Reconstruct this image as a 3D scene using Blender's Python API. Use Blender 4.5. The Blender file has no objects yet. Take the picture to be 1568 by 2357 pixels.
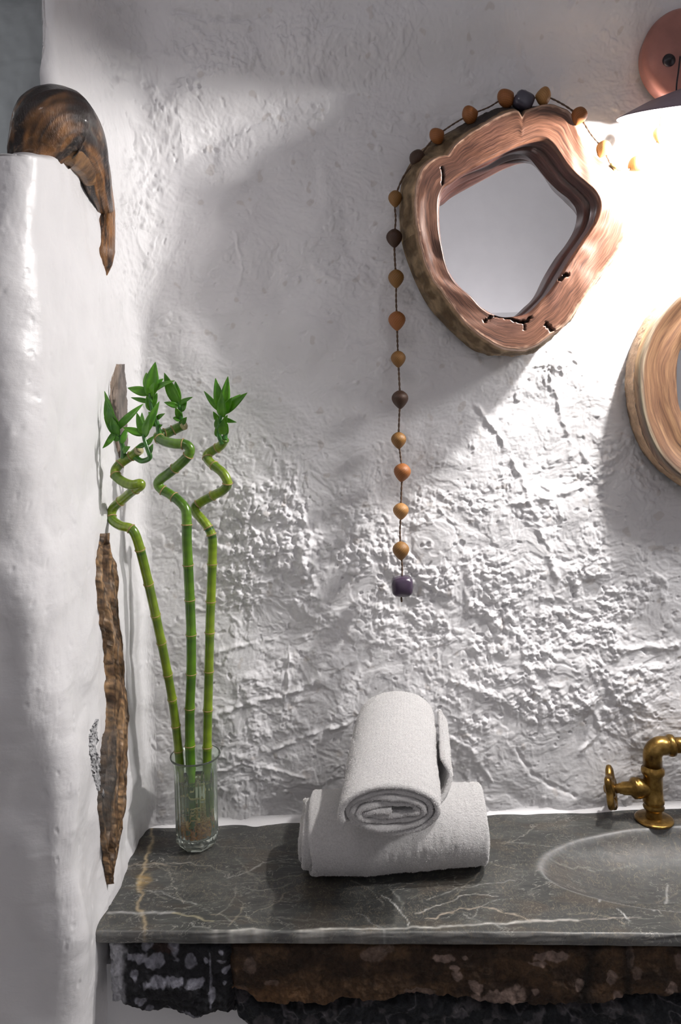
import bpy, bmesh, math, random
import numpy as np
from mathutils import Vector, Matrix
from mathutils.bvhtree import BVHTree

# ------------------------------------------------------------------ camera
F, CX, CY = 1700.0, 784.0, 1000.0          # focal length and horizon in pixels of the 1568x2357 frame
ROLL = math.radians(1.5)
cs, sn = math.cos(ROLL), math.sin(ROLL)
ZT = 0.85                                   # counter height
ZC = ZT + 0.785                             # camera height
scene = bpy.context.scene
col = scene.collection
cam_data = bpy.data.cameras.new('camera')
cam = bpy.data.objects.new('camera', cam_data); col.objects.link(cam)
cam_data.sensor_fit = 'AUTO'; cam_data.sensor_width = 36.0
cam_data.lens = F / 2357.0 * 36.0
cam_data.shift_y = -(1178.5 - CY) / 2357.0
cam_data.clip_start = 0.02
cam.matrix_world = Matrix(((cs, sn, 0, 0), (0, 0, -1, 0), (-sn, cs, 0, ZC), (0, 0, 0, 1)))
scene.camera = cam
# ------------------------------------------------------------------ world, exposure, area lights
vs = scene.view_settings
scene.display_settings.display_device = 'sRGB'
vs.view_transform = 'Standard'; vs.look = 'None'; vs.gamma = 1.0; vs.exposure = 0.0; vs.use_curve_mapping = False
world = bpy.data.worlds.new('world'); scene.world = world
world.use_nodes = True
world.node_tree.nodes['Background'].inputs[0].default_value = (0.75, 0.78, 0.85, 1)
world.node_tree.nodes['Background'].inputs[1].default_value = 0.05

def area(name, loc, target, size, power, color, sy=None):
    d = bpy.data.lights.new(name, 'AREA'); d.energy = power; d.color = color
    d.shape = 'RECTANGLE'; d.size = size; d.size_y = sy or size
    o = bpy.data.objects.new(name, d); col.objects.link(o)
    o.location = loc
    o.rotation_euler = (Vector(target) - Vector(loc)).to_track_quat('-Z', 'Y').to_euler()
    return o
area('added_ceiling_fill', (0.2, -1.5, 2.2), (0.2, -1.5, 2.9), 1.8, 5.0, (1.0, 0.94, 1.0))  # unseen light added to brighten the ceiling and give soft fill
area('added_front_wall_fill', (0.6, -1.35, 1.5), (0.6, -2.3, 2.2), 0.8, 9.5, (1.0, 0.955, 1.0))  # added to lighten wall_front for the mirror reflection; stands for no fixture
area('ceiling_lamp_light', (-0.55, 0.0, 2.74), (0.1, 1.4, 1.3), 0.25, 1.9, (1.0, 0.96, 0.99))
area('side_lamp_light', (1.45, 0.95, 2.35), (0.2, 1.38, 0.95), 0.22, 3.1, (1.0, 0.975, 0.96)).data.spread = math.radians(75)
area('passage_light', (-1.7, 1.6, 2.7), (-1.4, 2.3, 2.0), 0.5, 2.4, (0.93, 0.97, 1.0))
BULB = 3000.0

# ------------------------------------------------------------------ helpers
rng = np.random.RandomState(7)
random.seed(7)

def W(px, py, y):
    u, v = px - CX, py - CY
    return Vector(((u * cs - v * sn) / F * y, y, ZC - (u * sn + v * cs) / F * y))
def ondepth(px, py, z=ZT):
    u, v = px - CX, py - CY
    return W(px, py, (ZC - z) * F / (u * sn + v * cs))

def _hash(ix, iy, seed):
    h = (ix.astype(np.int64) * 374761393 + iy.astype(np.int64) * 668265263 + seed * 982451653) & 0xffffffff
    h = ((h ^ (h >> 13)) * 1274126177) & 0xffffffff
    return ((h ^ (h >> 16)) & 0xffff) / 65535.0
def gnoise(x, y, seed=0):
    xi, yi = np.floor(x), np.floor(y)
    fx, fy = x - xi, y - yi
    ux, uy = fx * fx * fx * (fx * (fx * 6 - 15) + 10), fy * fy * fy * (fy * (fy * 6 - 15) + 10)
    def g(dx, dy):
        a = _hash(xi + dx, yi + dy, seed) * 2 * np.pi
        return np.cos(a) * (fx - dx) + np.sin(a) * (fy - dy)
    a = g(0, 0) * (1 - ux) + g(1, 0) * ux
    b = g(0, 1) * (1 - ux) + g(1, 1) * ux
    return (a * (1 - uy) + b * uy) * 1.5
def fbm(x, y, seed=0, octs=4, gain=0.5):
    s, a, f = 0, 1.0, 1.0
    for i in range(octs):
        s = s + a * gnoise(x * f + 13.7 * i, y * f - 7.1 * i, seed + i); a *= gain; f *= 2.03
    return s
def sst(a, b, x):
    t = np.clip((x - a) / (b - a), 0, 1); return t * t * (3 - 2 * t)
def seg_dist(X, Z, pts):
    """distance to a polyline and the parameter along it"""
    best = np.full(np.shape(X), 1e9)
    for (ax, az), (bx, bz) in zip(pts[:-1], pts[1:]):
        dx, dz = bx - ax, bz - az
        L = dx * dx + dz * dz + 1e-12
        t = np.clip(((X - ax) * dx + (Z - az) * dz) / L, 0, 1)
        d = np.hypot(X - ax - t * dx, Z - az - t * dz)
        best = np.minimum(best, d)
    return best

def link(name, me, material=None, parent=None):
    o = bpy.data.objects.new(name, me); col.objects.link(o)
    if material: 
        if not me.materials: me.materials.append(material)
    if parent: o.parent = parent
    return o
def grid_mesh(name, V, close_u=False, close_v=False, smooth=True, colors=None, attrs=None, flip=False):
    """V: (nu, nv, 3)"""
    nu, nv = V.shape[:2]
    iu = np.arange(nu if close_u else nu - 1); iv = np.arange(nv if close_v else nv - 1)
    I, J = np.meshgrid(iu, iv, indexing='ij')
    I2, J2 = (I + 1) % nu, (J + 1) % nv
    q = np.stack([I * nv + J, I2 * nv + J, I2 * nv + J2, I * nv + J2], -1).reshape(-1, 4)
    if flip: q = q[:, ::-1]
    me = bpy.data.meshes.new(name)
    me.vertices.add(nu * nv); me.vertices.foreach_set('co', V.reshape(-1).astype(np.float32))
    me.loops.add(q.size); me.loops.foreach_set('vertex_index', q.reshape(-1).astype(np.int32))
    me.polygons.add(len(q)); me.polygons.foreach_set('loop_start', (np.arange(len(q)) * 4).astype(np.int32))
    me.polygons.foreach_set('use_smooth', np.full(len(q), smooth, dtype=bool))
    me.update(calc_edges=True)
    if colors is not None:
        a = me.color_attributes.new('Col', 'FLOAT_COLOR', 'POINT')
        c = np.ones((nu * nv, 4), np.float32); c[:, :3] = colors.reshape(-1, 3)
        a.data.foreach_set('color', c.reshape(-1))
    for k, v in (attrs or {}).items():
        a = me.attributes.new(k, 'FLOAT_VECTOR', 'POINT'); a.data.foreach_set('vector', v.reshape(-1).astype(np.float32))
    return me
def empty(name, loc, label=None, cat=None, group=None):
    o = bpy.data.objects.new(name, None); col.objects.link(o); o.location = loc
    o.empty_display_size = 0.03
    return tag(o, label, cat, group)
def tag(o, label=None, cat=None, group=None, kind=None):
    if label: o['label'] = label
    if cat: o['category'] = cat
    if group: o['group'] = group
    if kind: o['kind'] = kind
    return o
def catmull(pts, n):
    """smooth open curve through pts, n samples per span"""
    P = [np.array(p, float) for p in pts]
    P = [2 * P[0] - P[1]] + P + [2 * P[-1] - P[-2]]
    out = []
    for i in range(1, len(P) - 2):
        for k in range(n):
            t = k / n
            out.append(0.5 * ((2 * P[i]) + (-P[i-1] + P[i+1]) * t + (2*P[i-1] - 5*P[i] + 4*P[i+1] - P[i+2]) * t*t
                              + (-P[i-1] + 3*P[i] - 3*P[i+1] + P[i+2]) * t**3))
    out.append(P[-2])
    return np.array(out)
def tube_verts(path, radii, m=14, cap=True, start=None):
    path = np.asarray(path, float); n = len(path)
    radii = np.broadcast_to(np.asarray(radii, float), (n,)).copy()
    T = np.gradient(path, axis=0); T /= (np.linalg.norm(T, axis=1)[:, None] + 1e-12)
    ref = np.array(start if start is not None else (0, 1, 0), float)
    N = ref - T[0] * ref.dot(T[0])
    if np.linalg.norm(N) < 1e-3: ref = np.array((1, 0, 0.)); N = ref - T[0] * ref.dot(T[0])
    N /= np.linalg.norm(N)
    rings = []
    for i in range(n):
        N = N - T[i] * N.dot(T[i]); N /= np.linalg.norm(N)
        B = np.cross(T[i], N)
        a = np.linspace(0, 2 * np.pi, m, endpoint=False)
        rings.append(path[i] + radii[i] * (np.cos(a)[:, None] * N + np.sin(a)[:, None] * B))
    V = np.array(rings)
    if cap:
        V = np.concatenate([np.repeat(path[:1, None], m, 1), V, np.repeat(path[-1:, None], m, 1)], 0)
    return V
def lathe(profile, axis='z', m=40, at=(0, 0, 0), lobes=None):
    """profile: list of (radius, height)"""
    p = np.array(profile, float); a = np.linspace(0, 2 * np.pi, m, endpoint=False)
    V = np.zeros((len(p), m, 3))
    r = p[:, 0][:, None] * (lobes(a)[None, :] if lobes else np.ones((1, m)))
    c, s, h = r * np.cos(a), r * np.sin(a), p[:, 1][:, None] * np.ones((1, m))
    if axis == 'z': V[..., 0], V[..., 1], V[..., 2] = c, s, h
    elif axis == 'x': V[..., 1], V[..., 2], V[..., 0] = c, s, h
    else: V[..., 2], V[..., 0], V[..., 1] = c, s, h
    return V + np.array(at, float)

# ------------------------------------------------------------------ materials
def nt(name):
    m = bpy.data.materials.new(name); m.use_nodes = True
    t = m.node_tree; b = t.nodes['Principled BSDF']
    return m, t, b
def N(t, typ, **kw):
    n = t.nodes.new(typ)
    for k, v in kw.items():
        if k in n.inputs: n.inputs[k].default_value = v
        else: setattr(n, k, v)
    return n
def L(t, a, b): t.links.new(a, b)
def coords(t, kind='Object', scale=(1, 1, 1)):
    tc = N(t, 'ShaderNodeTexCoord'); mp = N(t, 'ShaderNodeMapping'); mp.inputs['Scale'].default_value = scale
    L(t, tc.outputs[kind], mp.inputs[0]); return mp.outputs[0]
def ramp(t, fac, stops, interp='LINEAR'):
    r = N(t, 'ShaderNodeValToRGB'); r.color_ramp.interpolation = interp
    e = r.color_ramp.elements
    while len(e) < len(stops): e.new(0.5)
    for i, (p, c) in enumerate(stops):
        e[i].position = p; e[i].color = (*c, 1) if len(c) == 3 else c
    L(t, fac, r.inputs[0]); return r.outputs[0]
def mixc(t, a, b, fac, mode='MIX'):
    m = N(t, 'ShaderNodeMix', data_type='RGBA', blend_type=mode)
    if isinstance(fac, float): m.inputs[0].default_value = fac
    else: L(t, fac, m.inputs[0])
    for v, i in ((a, 6), (b, 7)):
        if isinstance(v, tuple): m.inputs[i].default_value = (*v, 1)
        else: L(t, v, m.inputs[i])
    return m.outputs[2]
def bump(t, b, height, strength=0.3, dist=0.001, prev=None):
    n = N(t, 'ShaderNodeBump'); n.inputs['Strength'].default_value = strength; n.inputs['Distance'].default_value = dist
    L(t, height, n.inputs['Height'])
    if prev is not None: L(t, prev, n.inputs['Normal'])
    L(t, n.outputs[0], b.inputs['Normal']); return n.outputs[0]
def noise(t, vec, scale, detail=6, rough=0.55, dist=0.0):
    n = N(t, 'ShaderNodeTexNoise'); n.inputs['Scale'].default_value = scale; n.inputs['Detail'].default_value = detail
    n.inputs['Roughness'].default_value = rough; n.inputs['Distortion'].default_value = dist
    L(t, vec, n.inputs['Vector']); return n.outputs['Fac']

def mat_plaster(name, base=(0.80, 0.79, 0.80), rough=0.5, fine=1.0, use_col=True):
    m, t, b = nt(name); v = coords(t)
    n1 = noise(t, v, 9, 5)
    c = ramp(t, n1, [(0.3, tuple(x * 0.95 for x in base)), (0.7, base)])
    if use_col:
        a = N(t, 'ShaderNodeVertexColor', layer_name='Col'); c = mixc(t, c, a.outputs[0], 1.0, 'MULTIPLY')
    L(t, c, b.inputs['Base Color'])
    ga = N(t, 'ShaderNodeAttribute', attribute_name='gloss')
    mr = N(t, 'ShaderNodeMapRange'); L(t, ga.outputs['Fac'], mr.inputs[0]); mr.inputs[3].default_value = rough; mr.inputs[4].default_value = .34
    L(t, mr.outputs[0], b.inputs['Roughness'])
    b.inputs['Specular IOR Level'].default_value = 0.35
    n2 = noise(t, v, 190, 6, 0.6); p = bump(t, b, n2, 0.35 * fine, 0.0008)
    n3 = noise(t, coords(t, scale=(1, 1, 3.2)), 55, 6, 0.6, 0.6); bump(t, b, n3, 0.22 * fine, 0.0015, p)
    return m
M_PL = mat_plaster('white_plaster')
M_PLS = mat_plaster('smooth_lime_plaster', (0.80, 0.80, 0.81), 0.34, 0.45)
M_ROOM = mat_plaster('plain_plaster', (0.74, 0.74, 0.75), 0.7, 0.4, False)

def mat_col(name, rough=0.5, metallic=0.0, nscale=40, ncontrast=0.25, bscale=120, bstr=0.3, bdist=0.001, spec=0.5, coat=0.0, stretch=(1, 1, 1)):
    """colour from the painted attribute, varied by noise"""
    m, t, b = nt(name); v = coords(t, scale=stretch)
    a = N(t, 'ShaderNodeVertexColor', layer_name='Col')
    n1 = noise(t, v, nscale, 8, 0.6, 0.3)
    k = ramp(t, n1, [(0.25, (1 - ncontrast,) * 3), (0.75, (1 + ncontrast,) * 3)])
    L(t, mixc(t, a.outputs[0], k, 1.0, 'MULTIPLY'), b.inputs['Base Color'])
    b.inputs['Roughness'].default_value = rough; b.inputs['Metallic'].default_value = metallic
    b.inputs['Specular IOR Level'].default_value = spec; b.inputs['Coat Weight'].default_value = coat
    b.inputs['Coat Roughness'].default_value = 0.12
    bump(t, b, noise(t, v, bscale, 8, 0.65), bstr, bdist)
    return m
def mat_flat(name, color, rough=0.5, metallic=0.0, var=0.15, nscale=60, bstr=0.2, bscale=150, bdist=0.0006, coat=0.0):
    m, t, b = nt(name); v = coords(t)
    n1 = noise(t, v, nscale, 6)
    L(t, ramp(t, n1, [(0.3, tuple(x * (1 - var) for x in color)), (0.7, tuple(min(1, x * (1 + var)) for x in color))]), b.inputs['Base Color'])
    b.inputs['Roughness'].default_value = rough; b.inputs['Metallic'].default_value = metallic
    b.inputs['Coat Weight'].default_value = coat
    bump(t, b, noise(t, v, bscale, 6), bstr, bdist)
    return m

# ------------------------------------------------------------------ THE WALLS
XS = -0.41                                 # plane of the left reveal
def pw(px, py, y=1.5):
    p = W(px, py, y); return (p.x, p.z)
def blobs(X, Z, lst):
    s = np.zeros_like(X)
    for px, py, rx, ry, w in lst:
        cx, cz = pw(px, py); k = 1.5 / F
        s += w * np.exp(-(((X - cx) / (rx * k)) ** 2 + ((Z - cz) / (ry * k)) ** 2))
    return s
arch_px = [(150, 560), (300, 470), (390, 415), (450, 350), (600, 262), (800, 205), (1000, 170), (1250, 130), (1700, 90)]
arch = np.array([pw(*p) for p in arch_px])
ridges = [  # (pixel polyline, width m, height m)  trowel edges and ridges
    ([(1100, 935), (1150, 1000), (1200, 1090), (1250, 1220), (1290, 1335)], .0055, .0042),
    ([(1265, 850), (1290, 930), (1320, 1020), (1330, 1100)], .004, .0032),
    ([(1080, 1375), (1150, 1440), (1240, 1500), (1300, 1520)], .006, .004),
    ([(665, 1475), (662, 1560), (655, 1640)], .003, .003),
    ([(500, 1500), (600, 1480), (700, 1470), (760, 1440)], .004, .0035),
    ([(480, 1650), (560, 1620), (640, 1605), (760, 1560), (850, 1490), (900, 1430)], .005, .0045),
    ([(620, 1730), (720, 1690), (820, 1660)], .0045, .005),
    ([(480, 1780), (560, 1760), (700, 1790)], .004, .003),
    ([(1190, 1720), (1230, 1790), (1300, 1830), (1330, 1840)], .004, -.0035),
    ([(1330, 1600), (1380, 1650), (1390, 1690), (1340, 1740)], .005, .004),
    ([(1145, -10), (1170, 60), (1200, 130), (1228, 195)], .0045, -.004),
    ([(1115, 0), (1150, 80), (1185, 150)], .006, .003),
    ([(430, 82), (520, 90), (625, 82)], .005, -.006),
    ([(430, 95), (520, 104), (625, 96)], .005, .004),
    ([(700, 600), (760, 640), (880, 660)], .006, .0025),
    ([(540, 520), (560, 620), (540, 680)], .004, .0022),
    ([(1100, 1150), (1200, 1160), (1330, 1130), (1400, 1090)], .006, .0035),
    ([(1340, 1480), (1450, 1500), (1568, 1490)], .006, .004),
    ([(1000, 1560), (1150, 1600), (1300, 1580)], .006, .0035),
    ([(1040, 1700), (1100, 1740), (1130, 1800)], .005, .003),
    ([(730, 1180), (700, 1290), (740, 1400)], .009, .005),
    ([(380, 1450), (450, 1400), (500, 1420)], .006, .004),
]
lumpy = [(640, 1180, 170, 130, 1.0), (560, 1330, 130, 120, .9), (800, 1330, 120, 140, .8), (1000, 1300, 140, 160, .8), (1250, 1130, 220, 90, .55),
         (1200, 1440, 260, 160, .9), (1480, 1400, 160, 220, .6), (1300, 1620, 260, 90, .8), (700, 1560, 200, 90, .35), (600, 1690, 140, 90, .5),
         (1100, 1680, 120, 90, .5), (500, 160, 230, 90, .8), (330, 300, 130, 130, .9), (820, 120, 160, 70, .7), (1290, 850, 60, 40, 1.1), (1440, 1080, 90, 80, .7),
         (830, 640, 90, 60, .35), (560, 1790, 110, 70, .5), (1500, 900, 60, 200, .25), (480, 1560, 100, 80, .4)]
smooth_spots = [(620, 760, 190, 90, 1.0), (560, 480, 200, 140, .55), (1290, 1760, 100, 80, .8), (1330, 980, 70, 60, .7), (400, 1420, 60, 70, .8)]
def lumps(x, z, seed):
    """rounded blobs of aggregate on a jittered lattice"""
    xi, zi = np.floor(x), np.floor(z); best = np.zeros_like(x)
    for dx in (-1, 0, 1):
        for dz in (-1, 0, 1):
            jx = xi + dx + _hash(xi + dx, zi + dz, seed); jz = zi + dz + _hash(xi + dx, zi + dz, seed + 1)
            r = .25 + .55 * _hash(xi + dx, zi + dz, seed + 2)
            d = np.hypot(x - jx, z - jz) / r
            best = np.maximum(best, r * np.sqrt(np.clip(1 - d * d, 0, 1)))
    return best
def relief(S, Z, back=True, w=None):
    X = S
    wx = X + 0.02 * fbm(X * 9, Z * 9, 5, 2); wz = Z + 0.02 * fbm(X * 9, Z * 9, 9, 2)
    h = 0.009 * fbm(wx * 4.2, wz * 4.2, 11, 2) + 0.0030 * fbm(wx * 11, wz * 11, 21, 2)
    mk = np.clip(blobs(X, Z, lumpy), 0, 1.1); sm = np.clip(blobs(X, Z, smooth_spots), 0, 1)
    if w is not None:
        up = sst(1.80, 2.05, Z) * (1 - sst(.12, .36, XS + .05 - X))
        mk = mk * (1 - w) + w * (.04 + .8 * up); sm = sm * (1 - w) + w * (.80 * (1 - up))
    k = 1 - .85 * sm
    lay = np.zeros_like(X)
    for i, (sc, am, ww) in enumerate([(6, .0022, .035), (9, .0020, .03), (14, .0016, .03), (21, .0011, .04)]):
        n = fbm(wx * sc + 31 * i, wz * sc * 1.1 + 17 * i, 40 + i * 7, 4, .5)
        lay += am * sst(-ww, ww, n + .12 * (i % 2) - .2) * (.75 + .25 * fbm(wx * sc * .6, wz * sc * .6, 44 + i, 2))
    h += lay * (k * (.40 + .65 * mk))
    gate = sst(-.10, .30, fbm(wx * 11, wz * 11, 83, 3) + .50 * mk - .22)
    jx = X + .003 * fbm(X * 70, Z * 70, 65, 2); jz = Z + .003 * fbm(X * 70 + 5, Z * 70, 66, 2)
    h += (.0062 * lumps(jx * 62, jz * 62, 61) + .0030 * lumps(jx * 125, jz * 125, 64)) * mk * k * gate
    h += .0042 * np.clip(fbm(wx * 48, wz * 48, 67, 3, .55), 0, 1) * mk * k * gate
    h += .0030 * lumps(X * 70 + 3, Z * 70, 71) * sst(.45, .6, fbm(X * 20, Z * 20, 73, 2)) * k      # stray crumbs
    h += .0006 * fbm(wx * 34, wz * 60, 91, 3, .6) * (.35 + .65 * k)
    h += .00035 * fbm(wx * 150, wz * 150, 95, 2, .6) * (.4 + .6 * k)
    pit = fbm(X * 48, Z * 48, 101, 2); h -= .0030 * sst(.66, .80, pit) * (.3 + mk)
    if back:
        for pts, ww, a in ridges:
            P = [pw(*p) for p in pts]
            x0, x1 = min(p[0] for p in P) - .05, max(p[0] for p in P) + .05
            z0, z1 = min(p[1] for p in P) - .05, max(p[1] for p in P) + .05
            msk = (X > x0) & (X < x1) & (Z > z0) & (Z < z1)
            if not msk.any(): continue
            xx, zz = X[msk], Z[msk]
            xx = xx + .004 * fbm(xx * 30, zz * 30, 3, 3); zz = zz + .004 * fbm(xx * 30 + 9, zz * 30, 4, 3)
            d = seg_dist(xx, zz, P)
            h[msk] += .8 * a * np.exp(-(d / (ww * (1 + .5 * fbm(xx * 25, zz * 25, 18, 2)))) ** 2) * np.clip(.9 + 1.3 * fbm(xx * 40, zz * 40, 17, 2), 0, 2)
    return h
def cornerR(z): return 0.022 + 0.085 * sst(1.80, 2.12, z)
def backY(x, z):
    za = np.interp(x, arch[:, 0], arch[:, 1])
    fade = 1 - .62 * sst(.30, .62, x)
    b = 0.048 * sst(-.01, .10, z - za) * fade
    v = 0.35 * np.clip(z - 2.22, 0, None) ** 1.6
    # shallow hollows of the hand-plastered wall
    return 1.5 + .024 * (x - XS) / 1.16 - b - v + .012 * sst(1.25, .86, z) * 0
zr = np.concatenate([np.linspace(0, .80, 14)[:-1], np.arange(.80, 2.56, .0018), np.linspace(2.56, 3.3, 60)])
xr = np.concatenate([np.arange(XS, .72, .0018), np.linspace(.72, 2.3, 60)])
Xc, Zc = np.meshgrid(xr, zr, indexing='ij')
R = cornerR(Zc)
XX = XS + R + (Xc - XS) * (2.3 - XS - R) / (2.3 - XS)
Y = backY(XX, Zc)
H = relief(XX, Zc)
edge = sst(0, .01, Xc - XS) * .999 + .001
Yd = Y - H
# normal tilt of the vault carries the relief mostly along y
V = np.stack([XX, Yd, Zc], -1)
cpit = np.ones(V.shape)
pitm = sst(.70, .80, fbm(XX * 30 + 5, Zc * 30, 131, 2)) * .25
cpit *= (1 - pitm[..., None] * np.array([.5, .6, .7]))
wb = tag(link('wall_back', grid_mesh('wall_back', V, colors=cpit, flip=False), M_PL), kind='structure')

# left reveal and the low partition in front of it: one plaster skin in plan
ZTOP = 2.052
rows = []                                   # (z, m) m = 0 partition face, 1 folded back above it
for z in np.concatenate([np.linspace(0, .6, 10)[:-1], np.arange(.6, ZTOP - .04, .003)]): rows.append((z, 0.0))
for k in range(26):
    a = k / 25 * math.pi / 2
    rows.append((ZTOP - .04 + .04 * math.sin(a), (1 - math.cos(a)) ** 1.6))
for z in np.concatenate([np.arange(ZTOP + .004, 2.5, .003), np.linspace(2.5, 3.3, 24)]): rows.append((z, 1.0))
rows = np.array(rows)
def edgeY(z): return np.interp(z, [.0, .70, .85, 1.1, 1.35, 1.6, 1.95, 2.03, 2.055, 2.12, 2.19, 2.27, 2.9], [1.13, 1.115, 1.105, 1.08, 1.03, .985, .985, .99, 1.08, 1.11, 1.10, 1.10, 1.08])
cols = []
nA, nB, nC, nD = 90, 190, 40, 80
Vs = np.zeros((nA + nB + nC + nD, len(rows), 3))
for j, (z, m) in enumerate(rows):
    r = cornerR(z); yb = float(backY(np.array(XS + r), np.array(z)))
    ye = float(edgeY(z)); re = (.055 + .02 * math.sin(z * 5)) * (1 - m) + .022 * m
    a = np.linspace(0, math.pi / 2, nA)
    A = np.stack([XS + r - r * np.sin(a), yb - r + r * np.cos(a)], -1)
    yy = np.linspace(yb - r, ye + re, nB + 1)[1:]
    B = np.stack([np.full(nB, XS), yy], -1)
    a = np.linspace(0, math.pi / 2, nC + 1)[1:]
    Cn = np.stack([XS - re + re * np.cos(a), ye + re - re * np.sin(a)], -1)
    t = np.linspace(0, 1.1, nD + 1)[1:] ** 1.15
    lo = np.stack([XS - re - t, np.full(nD, ye)], -1)
    # folded: round the end of the wing and run back behind it
    w2 = .09
    hi = np.stack([XS - re - .30 * t, ye + .95 * t], -1)
    D = lo * (1 - m) + hi * m
    Vs[:, j, :2] = np.concatenate([A, B, Cn, D]); Vs[:, j, 2] = z
# top of the partition undulates
ti = nA + nB + nC
Nrm = np.cross(np.gradient(Vs, axis=0), np.gradient(Vs, axis=1)); Nrm /= np.linalg.norm(Nrm, axis=2)[..., None] + 1e-9
arc = np.cumsum(np.concatenate([np.zeros((1, len(rows))), np.linalg.norm(np.diff(Vs[..., :2], axis=0), axis=2)], 0), 0)
Ss = XS + cornerR(rows[:, 0])[None] - arc; Zs = Vs[..., 2]
hs = relief(Ss, Zs, back=False, w=sst(0.0, .10, arc))
hs += sst(0.0, .10, arc) * (.006 * fbm(Ss * 5, Zs * 2.2, 201, 2) + .004 * fbm(Ss * 14, Zs * 5, 211, 2) - .004)
sgn = 1.0 if Nrm[nA + 20, 100, 0] > 0 else -1.0
Vs0 = Vs[0].copy()
Vs = Vs + Nrm * sgn * hs[..., None]
Vs[0, :, 0] = Vs0[:, 0]; Vs[0, :, 1] = Vs0[:, 1] - hs[0]
cl = np.ones(Vs.shape)
gls = sst(.10, .35, arc) * np.ones(Vs.shape[:2])
wl = tag(link('wall_left', grid_mesh('wall_left', Vs, colors=cl, attrs={'gloss': np.repeat(gls[..., None], 3, 2)}, flip=(sgn < 0)), M_PL), kind='structure')
sub = Vs[::2, ::2]
nu, nv = sub.shape[:2]
bv = BVHTree.FromPolygons([Vector(p) for p in sub.reshape(-1, 3)],
    [(i * nv + j, (i + 1) * nv + j, (i + 1) * nv + j + 1, i * nv + j + 1) for i in range(nu - 1) for j in range(nv - 1)])
CAM = Vector((0, 0, ZC))
def hit(px, py):
    d = (W(px, py, 1.0) - CAM).normalized()
    loc, nrm, i, dist = bv.ray_cast(CAM, d)
    if loc is None: return W(px, py, 1.3), Vector((1, 0, 0))
    if nrm.dot(d) > 0: nrm = -nrm
    return loc, nrm

# rest of the room
def slab(name, x0, x1, y0, y1, z0, z1, m, kind='structure'):
    bm = bmesh.new(); bmesh.ops.create_cube(bm, size=1)
    bmesh.ops.scale(bm, vec=(x1 - x0, y1 - y0, z1 - z0), verts=bm.verts)
    bmesh.ops.translate(bm, vec=((x0 + x1) / 2, (y0 + y1) / 2, (z0 + z1) / 2), verts=bm.verts)
    me = bpy.data.meshes.new(name); bm.to_mesh(me); bm.free()
    return tag(link(name, me, m), kind=kind)
slab('floor', -2.6, 2.4, -2.4, 2.6, -.1, 0, mat_flat('floor_screed', (.42, .41, .40), .5))
slab('ceiling', -2.6, 2.4, -2.4, 2.6, 3.3, 3.4, M_ROOM)
slab('wall_right', 2.3, 2.4, -2.4, 1.7, 0, 3.3, M_ROOM)
slab('wall_front', -2.6, 2.4, -2.4, -2.3, 0, 3.3, M_ROOM)
slab('wall_outer', -2.6, -2.5, -2.3, 2.5, 0, 3.3, M_ROOM)
# far wall seen over the partition: big soft blocks under the limewash
gx = np.linspace(-2.5, -.4, 260); gz = np.linspace(0, 3.3, 340)
GX, GZ = np.meshgrid(gx, gz, indexing='ij')
jy = np.abs(((GZ + .02 * np.sin(GX * 5)) / .19) % 1 - .5)
hy = .010 * fbm(GX * 6, GZ * 6, 301, 3) + .006 * sst(.5, .38, jy) + .004 * fbm(GX * 25, GZ * 40, 302, 3)
M_FAR = mat_plaster('grey_limewash', (.50, .52, .53), .7, .6, False)
tag(link('wall_rear', grid_mesh('wall_rear', np.stack([GX, 2.3 - hy, GZ], -1)), M_FAR), kind='structure')

# ------------------------------------------------------------------ COUNTER with carved basin
def fronty(x): return np.interp(x, [-.6, .8], [1.196, 1.132])
vanity = empty('stone_vanity', (0.15, 1.3, ZT), 'dark grey marble counter with carved oval basin over rough brown and black stone front', 'counter')
cxs = np.concatenate([np.arange(-.421, .74, .0022), np.linspace(.74, 1.6, 180)])
ncy = 190
tt = np.linspace(0, 1, ncy)
CXg, Tg = np.meshgrid(cxs, tt, indexing='ij')
yb_ = 1.56; yf_ = fronty(CXg)
CYg = yf_ + (yb_ - yf_) * Tg
bl = ondepth(1243, 1992); bfr = ondepth(1568, 2106); bbk = ondepth(1568, 1904)
b_cy = (1.19 + 1.43) / 2
bc = Vector((bl.x + .36, (bfr.y + bbk.y) / 2 - .001, ZT)); brx = .36; bry = (bbk.y - bfr.y) / 2 / math.sqrt(1 - ((bc.x - (bfr.x + bbk.x) / 2) / brx) ** 2) if abs(bc.x - (bfr.x + bbk.x) / 2) < brx else .13
ex = (CXg - bc.x) / brx; ey = (CYg - bc.y) / bry
rho = np.hypot(np.abs(ex), np.abs(ey))
dep = .075 * (1 - np.clip(rho, 0, 1) ** 2.2) ** .75
lip = .0022 * np.exp(-((rho - 1.0) / .03) ** 2)
Zg = -dep + .0012 * fbm(CXg * 8, CYg * 8, 401, 2)
# painted veins
base = np.ones(CXg.shape + (3,)) * np.array([.048, .050, .048])
n = fbm(CXg * 6, CYg * 14, 411, 4)
base += sst(-.1, .6, n)[..., None] * np.array([.022, .022, .02])
br = sst(.1, .55, fbm(CXg * 9 + 3, CYg * 20, 421, 4))[..., None]
base = base * (1 - .5 * br) + .5 * br * np.array([.075, .060, .045])
def vein(ptspx, w, colr, a=1.0, wob=.006, seed=0):
    global base
    P = [tuple(ondepth(*p).xy) for p in ptspx]
    xx = CXg + wob * fbm(CXg * 35, CYg * 35, 431 + seed, 3); yy = CYg + wob * fbm(CXg * 35 + 7, CYg * 35, 432 + seed, 3)
    d = seg_dist(xx, yy, P)
    k = a * np.exp(-(d / w) ** 2) * (.65 + .6 * np.clip(fbm(CXg * 50, CYg * 50, 433 + seed, 2) + .3, 0, 1))
    k = np.clip(k, 0, 1)[..., None]
    base = base * (1 - k) + k * np.array(colr)
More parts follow.
